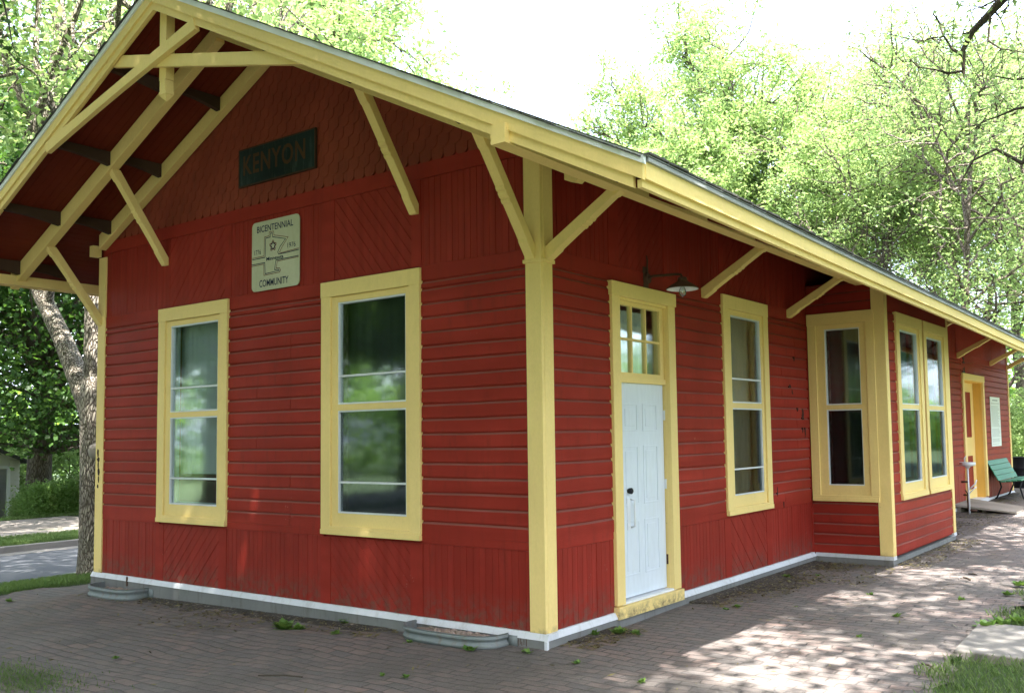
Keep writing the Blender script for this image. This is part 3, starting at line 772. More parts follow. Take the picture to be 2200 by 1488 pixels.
# far gable end
m = MB()
for (A, B) in ((EXL, XR), (XR, EX)):
    m.hexa([(A, YB-.03, roofz(A, YB)-.22), (B, YB-.03, roofz(B, YB)-.22), (B, YB, roofz(B, YB)-.22), (A, YB, roofz(A, YB)-.22), (A, YB-.03, roofz(A, YB)-.005), (B, YB-.03, roofz(B, YB)-.005), (B, YB, roofz(B, YB)-.005), (A, YB, roofz(A, YB)-.005)])
m.build('rake_board', 'yellow_paint', dep)

# --- crossed gable braces and king post
def plank(name, a, b, w_, y0, y1, mat='yellow_paint', bow=0):
    a = Vector(a); b = Vector(b); d = (b-a).normalized(); n_ = Vector((-d.y, d.x)); m = MB(); K = 8; pr = []
    up_, dn = [], []
    for k in range(K+1):
        t = k/K; c = a+(b-a)*t; up_.append(c+n_*(w_/2)); dn.append(c-n_*(w_/2)+n_*bow*math.sin(math.pi*t))
    poly = up_+dn[::-1]
    m.prism([(p.x, y0, p.y) for p in poly], [(p.x, y1, p.y) for p in poly]); return m.build(name, mat, dep, bevel=.004)
plank('gable_brace', (-5.62, 4.84), (-2.86, 5.47), .12, YF-.020, YF+.035, bow=.02)
plank('gable_brace', (-4.36, 5.505), (-1.40, 4.80), .12, YF+.037, YF+.08, bow=-.0)
kp = MB()
kx = -3.535
for (zz0, zz1, hw) in ((5.13, 5.84, .056), (5.02, 5.127, .047), (4.99, 5.018, .058)):
    kp.box(kx-hw, kx+hw, YF+.082, YF+.17, zz0, zz1)
kp.hexa([(kx-.008, YF+.12, 4.93), (kx+.008, YF+.12, 4.93), (kx+.008, YF+.135, 4.93), (kx-.008, YF+.135, 4.93), (kx-.054, YF+.084, 4.988), (kx+.054, YF+.084, 4.988), (kx+.054, YF+.168, 4.988), (kx-.054, YF+.168, 4.988)])
kp.build('king_post', 'yellow_paint', dep)
# --- paint stains / knocks
def blot(F, u, z, w_, h, r, mat, par, name, d=.0195):
    m = MB(); n = 12; pts = [(u+w_/2*math.cos(6.283*k/n)*r.uniform(.6, 1.1), z+h/2*math.sin(6.283*k/n)*r.uniform(.7, 1.1)) for k in range(n)]
    m.prism([F(p[0], d, p[1]) for p in pts], [F(p[0], d-.012, p[1]) for p in pts]); return m
st = MB(); r = random.Random(11)
for (u, z, a, b) in ((5.55, 2.62, .06, .22), (5.38, 2.22, .09, .05), (5.45, 2.13, .05, .12), (5.62, 1.93, .05, .08), (5.80, 1.83, .10, .22), (5.78, 1.66, .05, .14), (5.86, 1.63, .05, .16), (4.86, .88, .03, .12), (5.05, .72, .04, .12)):
    q = blot(sid, u, z, a, b, r, '', dep, ''); q.build('stain', 'stain', dep)
for (z, a, b) in ((1.5, .04, .12), (1.42, .07, .06), (1.35, .03, .1), (1.26, .05, .1), (1.17, .03, .09), (1.08, .03, .06)):
    q = blot(gab, -7.09+r.uniform(-.02, .02), z, a, b, r, '', dep, '', .036); q.build('stain', 'stain', dep)

# ================================================================== helpers that turn a photo point into a place
def ray(px, py):
    x = (px-1222.65)/1999.148; y = -(py-792.9)/1999.148
    return r2*x+u2*y+fw
CP = Vector((4.7373, -6.2614, 1.642))
def at(px, py, ax, val):
    d = ray(px, py); return CP+d*((val-CP[ax])/d[ax])
NR = np.random.RandomState
# ------------------------------------------------------------------ terrain
def h(x, y):
    z = np.interp(x, [-400, -40, -28, -23.5, -22, -17, -15.12, -15.02, -10.35, -9.9, -7.95, 0, 10, 400],
                     [-1.2, -1.1, -.95, -.48, -.40, -.37, -.37, -.50, -.50, -.44, -.248, -.125, -.125, -.3])
    return z+np.interp(y, [10, 18], [0, .07])*np.interp(x, [-7, -3], [0, 1])
def sheet(name, xs, ys, off, mat, wob=0, seed=1, fn=None):
    X, Y = np.meshgrid(xs, ys); Z = h(X, Y)+off
    if wob:
        r = NR(seed)
        for k in range(14):
            a, b, p = r.normal(0, 2.2), r.normal(0, 2.2), r.uniform(0, 6); Z = Z+wob/4*np.sin(a*X+b*Y+p)
    if fn: X, Y = fn(X, Y)
    v = np.stack([X, Y, Z], -1).reshape(-1, 3); nx, ny = len(xs), len(ys)
    i = np.arange(nx*ny).reshape(ny, nx); f = np.stack([i[:-1, :-1], i[:-1, 1:], i[1:, 1:], i[1:, :-1]], -1).reshape(-1, 4)
    me = bpy.data.meshes.new(name); me.from_pydata(v.tolist(), [], f.tolist()); me.materials.append(MATS[mat])
    me.polygons.foreach_set('use_smooth', [True]*len(f))
    o = bpy.data.objects.new(name, me); COL.objects.link(o); return tag(o, kind='structure')
gx = np.unique(np.concatenate([np.linspace(-400, -60, 12), np.linspace(-60, -24, 16), np.linspace(-24, -7.9, 60), np.linspace(-7.9, 14, 30), np.linspace(14, 400, 16), [-15.12, -15.02, -10.35, -7.95]]))
gy = np.unique(np.concatenate([np.linspace(-400, -40, 12), np.linspace(-40, 60, 60), np.linspace(60, 400, 12)]))
sheet('ground', gx, gy, -.03, 'lawn')
def ragged(X, Y):
    e = .10*np.sin(3.1*Y)+.07*np.sin(7.7*Y+1)+.05*np.sin(17*Y+2)
    X = np.where(X < -7.85, X+e, X); X = np.where(X > 2.9, X+.5*e, X); return X, Y
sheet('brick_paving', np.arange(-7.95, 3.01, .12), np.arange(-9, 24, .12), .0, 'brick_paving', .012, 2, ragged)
sheet('road', np.linspace(-14.9, -10.3, 12), np.linspace(-60, 90, 40), .0, 'asphalt')
sheet('gravel_drive', np.linspace(-22, -16.7, 12), np.linspace(-60, 6.9, 60), .0, 'gravel', .03, 4)
m = MB()
for k in range(40):
    y0 = -40+k*3; m.box(-15.10, -14.93, y0, y0+2.985, -.6, -.372); m.box(-14.93, -14.55, y0, y0+2.985, -.6, -.492)
tag(m.build('kerb', 'slab', bevel=.01), kind='structure')
# soil washed up along the foundation
def soil_strip(name, pts, w_, seed):
    r = random.Random(seed); m = MB(); a = []
    n = 40
    for k in range(n+1):
        t = k/n*(len(pts)-1); i = min(int(t), len(pts)-2); f = t-i
        p = Vector(pts[i])*(1-f)+Vector(pts[i+1])*f; d = (Vector(pts[i+1])-Vector(pts[i])).normalized(); q = Vector((d.y, -d.x))
        ww = w_*r.uniform(.55, 1.2)*(1 if 0 < k < n else .1); a.append((p, p+q*ww*.5, p+q*ww))
    for k in range(n):
        for j in (0, 1):
            z = (.022, .010, -.012)
            P0, P1, P2, P3 = a[k][j], a[k+1][j], a[k+1][j+1], a[k][j+1]
            f = lambda p, jj: (p.x, p.y, float(h(p.x, p.y))+z[jj])
            m.quadface([f(P0, j), f(P1, j), f(P2, j+1), f(P3, j+1)])
    o = m.build(name, 'soil', smooth=True); return tag(o, kind='structure')
soil_strip('soil', [(-7.0, -.03), (-1.7, -.03)], .30, 1)
soil_strip('soil', [(.04, .25), (.04, 1.0)], .28, 2)
soil_strip('soil', [(.04, 2.4), (.04, 4.2), (.04, 6.0)], .62, 3)
soil_strip('soil', [(1.05, 6.2), (1.05, 9.4)], .22, 4)
soil_strip('soil', [(.1, 9.5), (.1, 14.0)], 1.1, 5); soil_strip('soil', [(.04, 16.2), (.04, 20.0)], .5, 6)
m = MB(); m.hexa([(2.86, 1.50, -.3), (6, 1.3, -.3), (6, 2.75, -.3), (2.80, 2.72, -.3), (2.86, 1.50, -.085), (6, 1.3, -.085), (6, 2.75, -.085), (2.80, 2.72, -.085)])
tag(m.build('concrete_path', 'slab', bevel=.012), kind='structure')

# ------------------------------------------------------------------ foliage machinery
def quads_mesh(name, V, mats, tint):
    """V: (n,4,3) leaf quads"""
    n = len(V); me = bpy.data.meshes.new(name)
    me.vertices.add(n*4); me.vertices.foreach_set('co', V.reshape(-1).astype(np.float32))
    me.loops.add(n*4); me.loops.foreach_set('vertex_index', np.arange(n*4, dtype=np.int32))
    me.polygons.add(n); me.polygons.foreach_set('loop_start', np.arange(0, n*4, 4, dtype=np.int32))
    try: me.polygons.foreach_set('loop_total', np.full(n, 4, dtype=np.int32))
    except Exception: pass
    me.materials.append(MATS[mats]); me.update(calc_edges=True)
    at_ = me.attributes.new('tint', 'FLOAT', 'FACE'); at_.data.foreach_set('value', tint.astype(np.float32))
    return me
def leaves(centers, per, sigma, L, W, seed, droop=.3, flat=1.0):
    r = NR(seed); n = len(centers)*per
    c = np.repeat(centers, per, 0)+r.normal(0, 1, (n, 3))*np.array([sigma, sigma, sigma*.75])
    d = r.normal(0, 1, (n, 3)); d[:, 2] = d[:, 2]*.6-droop; d /= np.linalg.norm(d, axis=1)[:, None]
    u = r.normal(0, 1, (n, 3)); u[:, 2] *= flat; s = np.cross(d, u); s /= np.linalg.norm(s, axis=1)[:, None]+1e-9
    l = (L*r.uniform(.6, 1.25, n))[:, None]; w_ = (W*r.uniform(.7, 1.2, n))[:, None]
    nn = np.cross(d, s); V = np.stack([c, c+d*l*.42+s*w_*.5+nn*l*.05, c+d*l, c+d*l*.42-s*w_*.5+nn*l*.05], 1)
    clump = np.repeat(r.uniform(0, 1, len(centers)), per); tint = np.clip(.55*clump+.45*r.uniform(0, 1, n), 0, 1)
    return V, tint
def limb(p0, p1, rng, r0, r1, n=7, bow=.12, wig=.03):
    p0 = np.array(p0, float); p1 = np.array(p1, float); L = np.linalg.norm(p1-p0); side = rng.normal(0, 1, 3); side[2] = -abs(side[2])*.3
    t = np.linspace(0, 1, n)[:, None]; pts = p0+(p1-p0)*t+side*bow*L*np.sin(math.pi*t)*.5+rng.normal(0, wig*L, (n, 3))*np.sin(math.pi*t)
    return pts, np.linspace(r0, r1, n)
def tree_data(seed, trunk, crown_c, crown_r, nprim=14, nsec=7, ntwig=4, per=20, sig=.3, L=.17, W=.07, droop=.3, thin=0, hollow=.35, lowcut=None):
    """trunk: list of (x,y,z,r). returns (MB of wood, leaf quads, tint)"""
    rng = NR(seed); mb = MB(); tr = np.array(trunk, float)
    mb.tube([p[:3] for p in trunk], [p[3] for p in trunk], 12, cap=False)
    cc = np.array(crown_c, float); cr = np.array(crown_r, float); cents = []
    for i in range(nprim):
        t = .45+.55*(i+rng.uniform(0, .8))/nprim; k = t*(len(tr)-1); j = min(int(k), len(tr)-2); f = k-j
        base = tr[j, :3]*(1-f)+tr[j+1, :3]*f; rb = (tr[j, 3]*(1-f)+tr[j+1, 3]*f)*.55
        th = i*2.4+rng.uniform(-.4, .4); el = rng.uniform(-.35, 1.0)
        tgt = cc+cr*np.array([math.cos(th)*math.cos(el), math.sin(th)*math.cos(el), math.sin(el)])*rng.uniform(.75, 1.0)
        pts, rad = limb(base, tgt, rng, max(rb, .05), .02, 9); mb.tube(pts, rad, 7, cap=False)
        for s in range(nsec):
            q = .3+.7*(s+rng.uniform(0, .8))/nsec; kk = q*(len(pts)-1); a = min(int(kk), len(pts)-2); b = pts[a]*(1-(kk-a))+pts[a+1]*(kk-a)
            out = (b-cc)/cr; d = out/(np.linalg.norm(out)+1e-6)*.6+rng.normal(0, .6, 3)+np.array([0, 0, .25]); d /= np.linalg.norm(d)
            ln = cr.mean()*rng.uniform(.28, .5); e = b+d*ln
            p2, rd2 = limb(b, e, rng, .022+.010*cr.mean()/4, .007, 6); mb.tube(p2, rd2, 5, cap=False)
            for w_ in range(ntwig):
                q2 = .25+.75*(w_+rng.uniform(0, 1))/ntwig; b2 = p2[min(int(q2*5), 4)]
                d2 = d*.5+rng.normal(0, .7, 3); d2 /= np.linalg.norm(d2); e2 = b2+d2*rng.uniform(.35, .95)
                mb.tube([b2, (b2+e2)/2+rng.normal(0, .03, 3), e2], [.009, .006, .003], 3, cap=False)
                cents += [e2, b2*.4+e2*.6]
            cents.append(e)
        cents.append(tgt)
    cents = np.array(cents); rel = np.linalg.norm((cents-cc)/cr, axis=1)
    keep = (rel > hollow*rng.uniform(.3, 1, len(cents))) & (rng.uniform(0, 1, len(cents)) > thin)
    if lowcut is not None: keep &= cents[:, 2] > lowcut
    cents = cents[keep]
    V, tint = leaves(cents, per, sig, L, W, seed+1, droop)
    return mb, V, tint
def tree(name, label, cat, loc, data, wood, leaf, group=None, rz=0, sc=1):
    mb, V, tint = data
    t = thing(name, loc, label, cat, group, rz); t.scale = (sc,)*3
    mb.build('trunk', wood, t, smooth=True)
    c = bpy.data.objects.new('crown', quads_mesh('crown', V, leaf, tint)); COL.objects.link(c); c.parent = t
    return t
def copy_tree(src, loc, rz, sc, label):
    r = src.copy(); COL.objects.link(r); r.location = loc; r.rotation_euler = (0, 0, rz); r.scale = (sc,)*3; r['label'] = label
    for ch in list(src.children):
        c = ch.copy(); COL.objects.link(c); c.parent = r
    return r
def trunk_line(H, r0, lean=(0, 0), seed=1, n=9):
    rr_ = NR(seed); return [(lean[0]*k/(n-1)+rr_.normal(0, .05), lean[1]*k/(n-1)+rr_.normal(0, .05), H*k/(n-1), r0*(1-.75*k/(n-1))*(1.35 if k == 0 else 1)) for k in range(n)]
G1 = 'ash trees rising behind the depot roof'
dA = tree_data(21, trunk_line(14, .26, (.5, .2), 3), (0, 0, 11), (4.6, 4.6, 6.2), 22, 9, 4, 34, .22, .20, .08, thin=.30)
dB = tree_data(34, trunk_line(16, .3, (-.6, .3), 5), (0, 0, 12), (5.2, 5.2, 7.4), 24, 10, 4, 32, .24, .21, .085, thin=.32)
GZ = -.3
def gz(x, y): return float(h(x, y))-.05
tA = tree('ash_tree', 'second bright green ash tree from the left above the depot roof', 'tree', (-14.6, 28, GZ), dA, 'bark_grey', 'leaf_ash', G1, .3, 1.06)
tB = tree('ash_tree', 'tallest bright green ash tree above the middle of the long eave', 'tree', (-11.4, 31, GZ), dB, 'bark_grey', 'leaf_ash', G1, 1.2, 1.08)
copy_tree(tA, (-20.5, 36, GZ), 2.2, .86, 'leftmost low ash tree just showing over the roof slope'); 
copy_tree(tB, (-7.2, 30, GZ), 3.9, .92, 'ash tree with thin leaves between the tallest ash and the right corner')
copy_tree(tA, (-5.0, 37, GZ), 4.4, 1.12, 'ash tree with dark forked stem near the right edge above the eave')
dC = tree_data(43, trunk_line(13, .17, (.8, -.3), 15), (0, 0, 9.5), (4.2, 4.2, 6.6), 20, 10, 6, 15, .24, .16, .06, thin=.45)
tC = tree('ash_tree', 'wispy half bare ash tree filling the top right corner', 'tree', (-2.4, 25.5, GZ), dC, 'bark_grey', 'leaf_ash', G1)
copy_tree(tC, (-.9, 32, GZ), 3.0, 1.15, 'wispy ash tree standing just beyond the far end of the eave')
copy_tree(tC, (-5.4, 27, GZ), 1.6, .85, 'thin ash tree rising over the far half of the eave')
copy_tree(tB, (-3.4, 42, GZ), 5.4, 1.0, 'rightmost ash tree beyond the far end of the depot')
copy_tree(tA, (-16.5, 46, GZ), .9, 1.0, 'distant ash tree filling the gap behind the tallest ash')
G2 = 'trees across the street behind the maple'
for i, (x, y, s, lb) in enumerate(((-42, 9, .9, 'pale green tree far behind the garage on the left'), (-40, 19, 1.0, 'pale green tree far behind the clipped hedge'), (-46, 0, 1.0, 'tree far across the street at the left edge'), (-36, 27, .95, 'tree behind the big maple seen over the gable'))):
    t = copy_tree((tA, tB)[i % 2], (x, y, -1.1), i*1.3, s, lb); t['group'] = G2
# tall tree whose outer boughs hang over the top of the picture, left of the ridge
copy_tree(tB, (-29.5, 20.0, -.5), 2.6, 1.5, 'tall ash tree with boughs hanging in at the top edge beside the ridge')
# big dark maple over the garage and hedge
dM = tree_data(55, [(0, 0, -.3, .46), (0, 0, .4, .36), (.1, 0, 2, .33), (.1, .1, 4, .30), (.3, 0, 7, .22), (.2, .2, 10, .14), (0, 0, 13, .06)], (1.2, .6, 8.0), (7.2, 8.6, 7.2), 34, 11, 5, 34, .42, .17, .14, droop=.5, thin=.0, hollow=.3, lowcut=2.3)
rm = NR(66); ex_ = np.stack([rm.uniform(1.0, 7.0, 420), rm.uniform(-7.5, 8.0, 420), 2.5+rm.uniform(0, 1, 420)**1.3*4.8], 1)
Vx, tx = leaves(ex_, 44, .42, .16, .13, 67, .5); dM = (dM[0], np.concatenate([dM[1], Vx]), np.concatenate([dM[2], tx]))
for q in ex_[::9]: dM[0].tube([(.2, .1, max(1.9, q[2]*.8)), tuple(q*np.array([.6, .6, .9])), tuple(q)], [.07, .04, .012], 5, cap=False)
tree('maple_tree', 'big dark green maple with low boughs over hedge and garage across the street', 'tree', (-25, 7.55, gz(-25, 7.5)), dM, 'bark_grey', 'leaf_maple')

# near forked street tree at the left corner of the depot
b0 = at(205, 1243, 1, 1.3)
def bt(pl, rr0):
    o_ = []
    for px, py, r_ in pl:
        q_ = at(px, py, 1, 1.3)-b0; o_.append((q_.x, 0, q_.z, r_))
    return o_
tk = [(0, 0, -.25, .33), (0, 0, .1, .27), (-.01, 0, .5, .24), (-.02, 0, 1.2, .235), (-.03, 0, 1.8, .235), (-.05, 0, 2.3, .24), (-.08, 0, 2.75, .24), (-.10, 0, 3.1, .19)]
lim1 = bt([(190, 880, .15), (172, 820, .165), (150, 765, .155), (131, 720, .145), (112, 680, .14), (90, 635, .135), (60, 560, .13), (25, 480, .12)], 0)+[(-3.0, .6, 8.5, .10), (-3.1, .8, 11, .06)]
lim2 = bt([(203, 880, .15), (203, 800, .155), (202, 720, .145), (203, 640, .14), (208, 560, .13)], 0)+[(.4, .6, 7.5, .11), (.6, 1.0, 10.5, .06)]
mb, V, tint = tree_data(77, [(p[0], p[1], p[2], p[3]) for p in lim1], (-1.2, 1.0, 11.5), (4.2, 4.2, 4.0), 10, 6, 4, 14, .3, .17, .08, thin=.15)
mb2, V2, tint2 = tree_data(78, [(p[0], p[1], p[2], p[3]) for p in lim2], (.8, 1.6, 12), (4.0, 4.0, 4.0), 9, 6, 4, 14, .3, .17, .08, thin=.15)
n = len(mb.v); mb.v += mb2.v; mb.f += [tuple(i+n for i in f) for f in mb2.f]; mb.mi += mb2.mi
mb.tube([p[:3] for p in tk], [p[3] for p in tk], 16)
t = tree('street_tree', 'forked street tree with sunlit pale bark beside left corner of the depot', 'tree', b0, (mb, np.concatenate([V, V2]), np.concatenate([tint, tint2])), 'bark', 'leaf_ash')
m = MB(); kn = at(205, 970, 1, 1.05)-b0
m.tube([kn+Vector((.10, .25, .06)), kn+Vector((.03, .02, 0)), kn+Vector((.015, -.05, -.01)), kn+Vector((.01, -.09, -.02))], [.14, .13, .12, .06], 14)
m.build('branch_stub', 'old_wood', t, smooth=True)

# ---------------- trees on the photographer's side (they throw the dappled shade and show in the panes)
G3 = 'shade trees on the lawn in front of the depot'
dS = tree_data(91, trunk_line(12, .34, (-1, 1.2), 8), (-2.4, 4.7, 13.0), (7.6, 5.8, 3.0), 32, 10, 4, 34, .42, .25, .16, thin=.0, hollow=.0)
rm = NR(67); e_ = rm.normal(0, 1, (420, 3)); e_ /= np.linalg.norm(e_, axis=1)[:, None]; e_ = e_*(rm.uniform(0, 1, 420)**.4)[:, None]*np.array([7.6, 5.8, 2.8])+np.array([-2.4, 4.7, 13.0])  # filler clumps added so the crown blocks more sun
e_ = np.concatenate([e_, rm.normal(0, 1, (48, 3))*np.array([1.3, .9, .8])+np.array([-1.2, 6.1, 12.8])])  # extra clump added on the sun's path to shade the lower gable wall
Vx, tx = leaves(e_, 40, .45, .24, .15, 68, .4); dS = (dS[0], np.concatenate([dS[1], Vx]), np.concatenate([dS[2], tx]))
tS = tree('shade_tree', 'broad shade tree on the lawn in front of the gable', 'tree', (.4, -10.6, -.15), dS, 'bark_grey', 'leaf_shade', G3)
dR = tree_data(95, trunk_line(12, .30, (-.6, 0), 11), (-2.0, 1.2, 12.2), (4.8, 9.5, 2.6), 26, 8, 4, 22, .34, .22, .13, thin=.16, hollow=.05)
tR = tree('shade_tree', 'tall thin-leaved tree beside the brick path with a bare bough at top right', 'tree', (8.2, 2.2, -.15), dR, 'bark_grey', 'leaf_ash', G3)
# its low bough reaching into the top right corner
def bough(mb, pl, r0, r1, D):
    pts = [at(px, py, 1, D)-Vector((8.2, 2.2, -.15)) for px, py in pl]; mb.tube(pts, list(np.linspace(r0, r1, len(pts))), 6, cap=False); return pts
bw = MB(); D = 4.2; tips = []
main = bough(bw, [(2420, -330), (2290, -150), (2190, -30), (2153, 0), (2126, 30), (2088, 70), (2069, 108), (2070, 150), (2072, 165)], .075, .012, D)
bw.tube([Vector((-.3, .3, 7.6)), Vector((-1.6, 1.2, 7.9)), main[0]], [.13, .10, .075], 8)
for pl, ra, dd in (([(2070, 121), (2045, 105), (2026, 75), (2018, 51), (2005, 30)], .016, D), ([(2026, 79), (2000, 82), (1985, 89), (1954, 84)], .010, D), ([(2071, 152), (2040, 158), (2010, 150), (1973, 144), (1955, 129)], .014, D),
                   ([(2128, 30), (2123, 88), (2150, 105), (2185, 110), (2230, 120)], .013, D-.1), ([(2135, 22), (2150, 40), (2165, 15), (2172, -20)], .012, D), ([(2140, 0), (2110, 15), (2085, 22)], .012, D+.1),
                   ([(2088, 70), (2068, 73)], .012, D), ([(2230, 165), (2180, 172), (2120, 160)], .014, D+.3), ([(2260, 330), (2195, 350), (2140, 320), (2090, 345), (2060, 400)], .028, D+1.5), ([(2230, 225), (2180, 235), (2145, 250), (2110, 262)], .018, D+.8)):
    ps = bough(bw, pl, ra*1.1, ra*.3, dd); tips += ps[1:]
rg = NR(5)
tips = np.array([tuple(p) for p in tips]); extra = []
for p in tips:
    for k in range(3):
        e = p+rg.normal(0, .22, 3); bw.tube([p, (p+e)/2+rg.normal(0, .03, 3), e], [.006, .004, .002], 3, cap=False); extra.append(e)
V, tint = leaves(np.array(extra), 7, .09, .09, .036, 6)
bo = bw.build('bough', 'bark_dark', tR, smooth=True)
o = bpy.data.objects.new('bough_leaves', quads_mesh('bough_leaves', V, 'leaf_ash', tint)); COL.objects.link(o); o.parent = tR
dD = tree_data(120, trunk_line(9, .38, (.4, .2), 6), (0, 0, 6.6), (4.6, 4.6, 5.6), 30, 9, 4, 24, .42, .24, .16, thin=.0, hollow=.3)
tD = tree('shade_tree', 'dense low-branched tree on the lawn mirrored in the window with the pale blind', 'tree', (-19, -9.6, -.5), dD, 'bark_dark', 'leaf_shade', G3)
copy_tree(tD, (-17.5, -17.5, -.5), 1.4, 1.05, 'dense low-branched tree on the lawn mirrored in the dark window')
copy_tree(tD, (-27, -15, -.8), 2.9, 1.2, 'dense tree across the street in front of the gable, farthest left')
copy_tree(tD, (-10, -22, -.3), 4.0, 1.15, 'dense tree on the lawn straight in front of the gable')
copy_tree(tD, (-1, -25, -.3), 5.0, 1.15, 'dense tree on the lawn behind the photographer')
copy_tree(tD, (9, -19, -.3), .7, 1.1, 'dense tree on the lawn behind the photographer and to the right')
copy_tree(tD, (16, -6, -.2), 2.3, 1.0, 'dense tree right of the photographer')
copy_tree(tD, (25, 14, -.2), 3.5, 1.0, 'dense tree on the lawn right of the brick path')
c = copy_tree(tS, (-13.5, -13.5, -.3), 2.1, .92, 'shade tree on the lawn left of the gable, mirrored in the window panes')
c = copy_tree(tA, (-24, -22, -.6), 1.1, 1.0, 'tree standing farther out on the lawn left of the camera'); c['group'] = G3
c = copy_tree(tB, (-17, -27, -.6), 3.1, .95, 'second tree farther out on the lawn behind the camera'); c['group'] = G3
c = copy_tree(tA, (13, 24, -.2), 2.4, .95, 'tree on the lawn right of the brick path, mirrored in the side panes'); c['group'] = G3
c = copy_tree(tB, (19, 36, -.2), .4, .9, 'tree far right beyond the brick path'); c['group'] = G3
c = copy_tree(tB, (-32, -12, -.9), .8, .9, 'tree across the street left of the picture'); c['group'] = G3
copy_tree(tD, (12, 34, -.2), .4, 1.0, 'dense tree down the right side of the brick path')
copy_tree(tD, (19, 22, -.2), 5.1, 1.2, 'dense tree far right across the lawn')
copy_tree(tB, (-14.5, -3.6, -.3), 0, .85, 'broad tree beside the street throwing dapples on the road')['group'] = G3
# the wooded edge of the village all round: one far mass nobody could count
def woods(seed, n, r0, r1, H, name, label, a0=0, a1=6.2832):
    r = NR(seed); a = r.uniform(a0, a1, n//16); q = r.uniform(r0, r1, len(a)); hh = H*(.65+.2*np.sin(a*9+seed)+.15*np.sin(a*23))
    c = np.stack([-2+q*np.cos(a), 6+q*np.sin(a), hh*r.uniform(0, 1, len(a))**.8-1.2], 1); V, tint = leaves(c, 16, .9, .75, .5, seed, .1)
    o = bpy.data.objects.new(name, quads_mesh(name, V, 'leaf_shade', tint)); COL.objects.link(o); tag(o, label, 'woods', kind='stuff')
woods(5, 90000, 62, 78, 12, 'distant_woods', 'far-off belt of woods around the village')
# overhanging spray of dark leaves in the top left corner
sp = thing('overhanging_branch', tuple(at(0, 0, 1, -2.2)), 'dark leafy branch tip hanging in at the top left corner', 'branch')
bw = MB(); base = at(0, 0, 1, -2.2); P_ = lambda px, py: at(px, py, 1, -2.2)-base
pl = [P_(-60, -90), P_(-25, -40), P_(8, 5), P_(18, 50), P_(28, 100), P_(40, 130)]; bw.tube(pl, [.02, .015, .01, .008, .005, .003], 5); bw.build('twig', 'bark_dark', sp)
V, tint = leaves(np.array([tuple(p) for p in (pl[2:]+[P_(0, 40), P_(5, 90), P_(-10, 60), P_(15, 70)])]), 5, .05, .085, .05, 12, 1.0)
o = bpy.data.objects.new('leaf_spray', quads_mesh('leaf_spray', V, 'leaf_maple', tint)); COL.objects.link(o); o.parent = sp

# ------------------------------------------------------------------ hedge and shrubs
def shrub(name, label, cat, loc, size, n, leaf, L, W, seed, box=False, group=None):
    r = NR(seed); t = thing(name, loc, label, cat, group)
    k = max(60, n//22)
    if box: c = np.stack([r.uniform(-.5, .5, k)*size[0], r.uniform(-.5, .5, k)*size[1], r.uniform(.08, 1, k)*size[2]], 1)
    else:
        c = r.normal(0, 1, (k, 3)); c /= np.linalg.norm(c, axis=1)[:, None]; c *= (r.uniform(.3, 1, k)**.4)[:, None]; c = c*np.array(size)*.5+np.array([0, 0, size[2]*.5])
    V, tint = leaves(c, 22, .13, L, W, seed, .0)
    V[:, :, 2] = np.maximum(V[:, :, 2], .0)
    o = bpy.data.objects.new('foliage', quads_mesh('foliage', V, leaf, tint)); COL.objects.link(o); o.parent = t
    m = MB()
    for q in range(9):
        a = r.uniform(-.35, .35, 2)*np.array(size[:2]); e = r.uniform(-.5, .5, 2)*np.array(size[:2]); m.tube([(a[0], a[1], -.1), ((a[0]+e[0])/2, (a[1]+e[1])/2, size[2]*.5), (e[0], e[1], size[2]*.85)], [.03, .02, .008], 5)
    m.build('stems', 'bark_dark', t); return t
shrub('hedge', 'clipped green hedge in front of the big maple trunk', 'hedge', (-23.6, 7.5, gz(-23.6, 7)), (.9, 1.7, .92), 22000, 'leaf_hedge', .07, .045, 31, True)
shrub('shrub', 'taller bright shrub at right end of the hedge', 'shrub', (-23.3, 8.5, gz(-23, 9)), (.9, 1.1, 1.3), 13000, 'leaf_ash', .09, .06, 32)
shrub('shrub', 'low bright shrub between garage corner and hedge', 'shrub', (-24.6, 6.95, gz(-24.6, 6)), (.5, .35, .7), 4000, 'leaf_ash', .08, .05, 33)
shrub('shrub', 'tall pale shrub behind the hedge', 'shrub', (-30, 10.5, -1.0), (4, 5, 3.2), 20000, 'leaf_ash', .13, .08, 34)
shrub('shrub', 'bright yellow-green shrub beyond the far end of the depot', 'shrub', (-2.2, 27.5, -.1), (3.4, 3.0, 2.6), 30000, 'leaf_ash', .09, .06, 35)
shrub('shrub', 'second shrub farther behind the far end of the depot', 'shrub', (-.2, 33, -.1), (5, 4, 3.6), 22000, 'leaf_ash', .12, .08, 36)
# leaning tree beyond the far corner
dL = tree_data(101, [(0, 0, -.2, .20), (.1, 0, .8, .16), (.5, 0, 1.8, .14), (.75, .1, 3.2, .12), (.6, .1, 4.6, .11), (.9, .2, 6.4, .07)], (.8, .3, 6.6), (2.8, 2.8, 3.0), 10, 6, 4, 14, .3, .15, .06, thin=.2)
tree('ash_tree', 'slim leaning tree just beyond the far corner of the depot', 'tree', (-2.4, 26.5, -.1), dL, 'bark_dark', 'leaf_ash', G1)

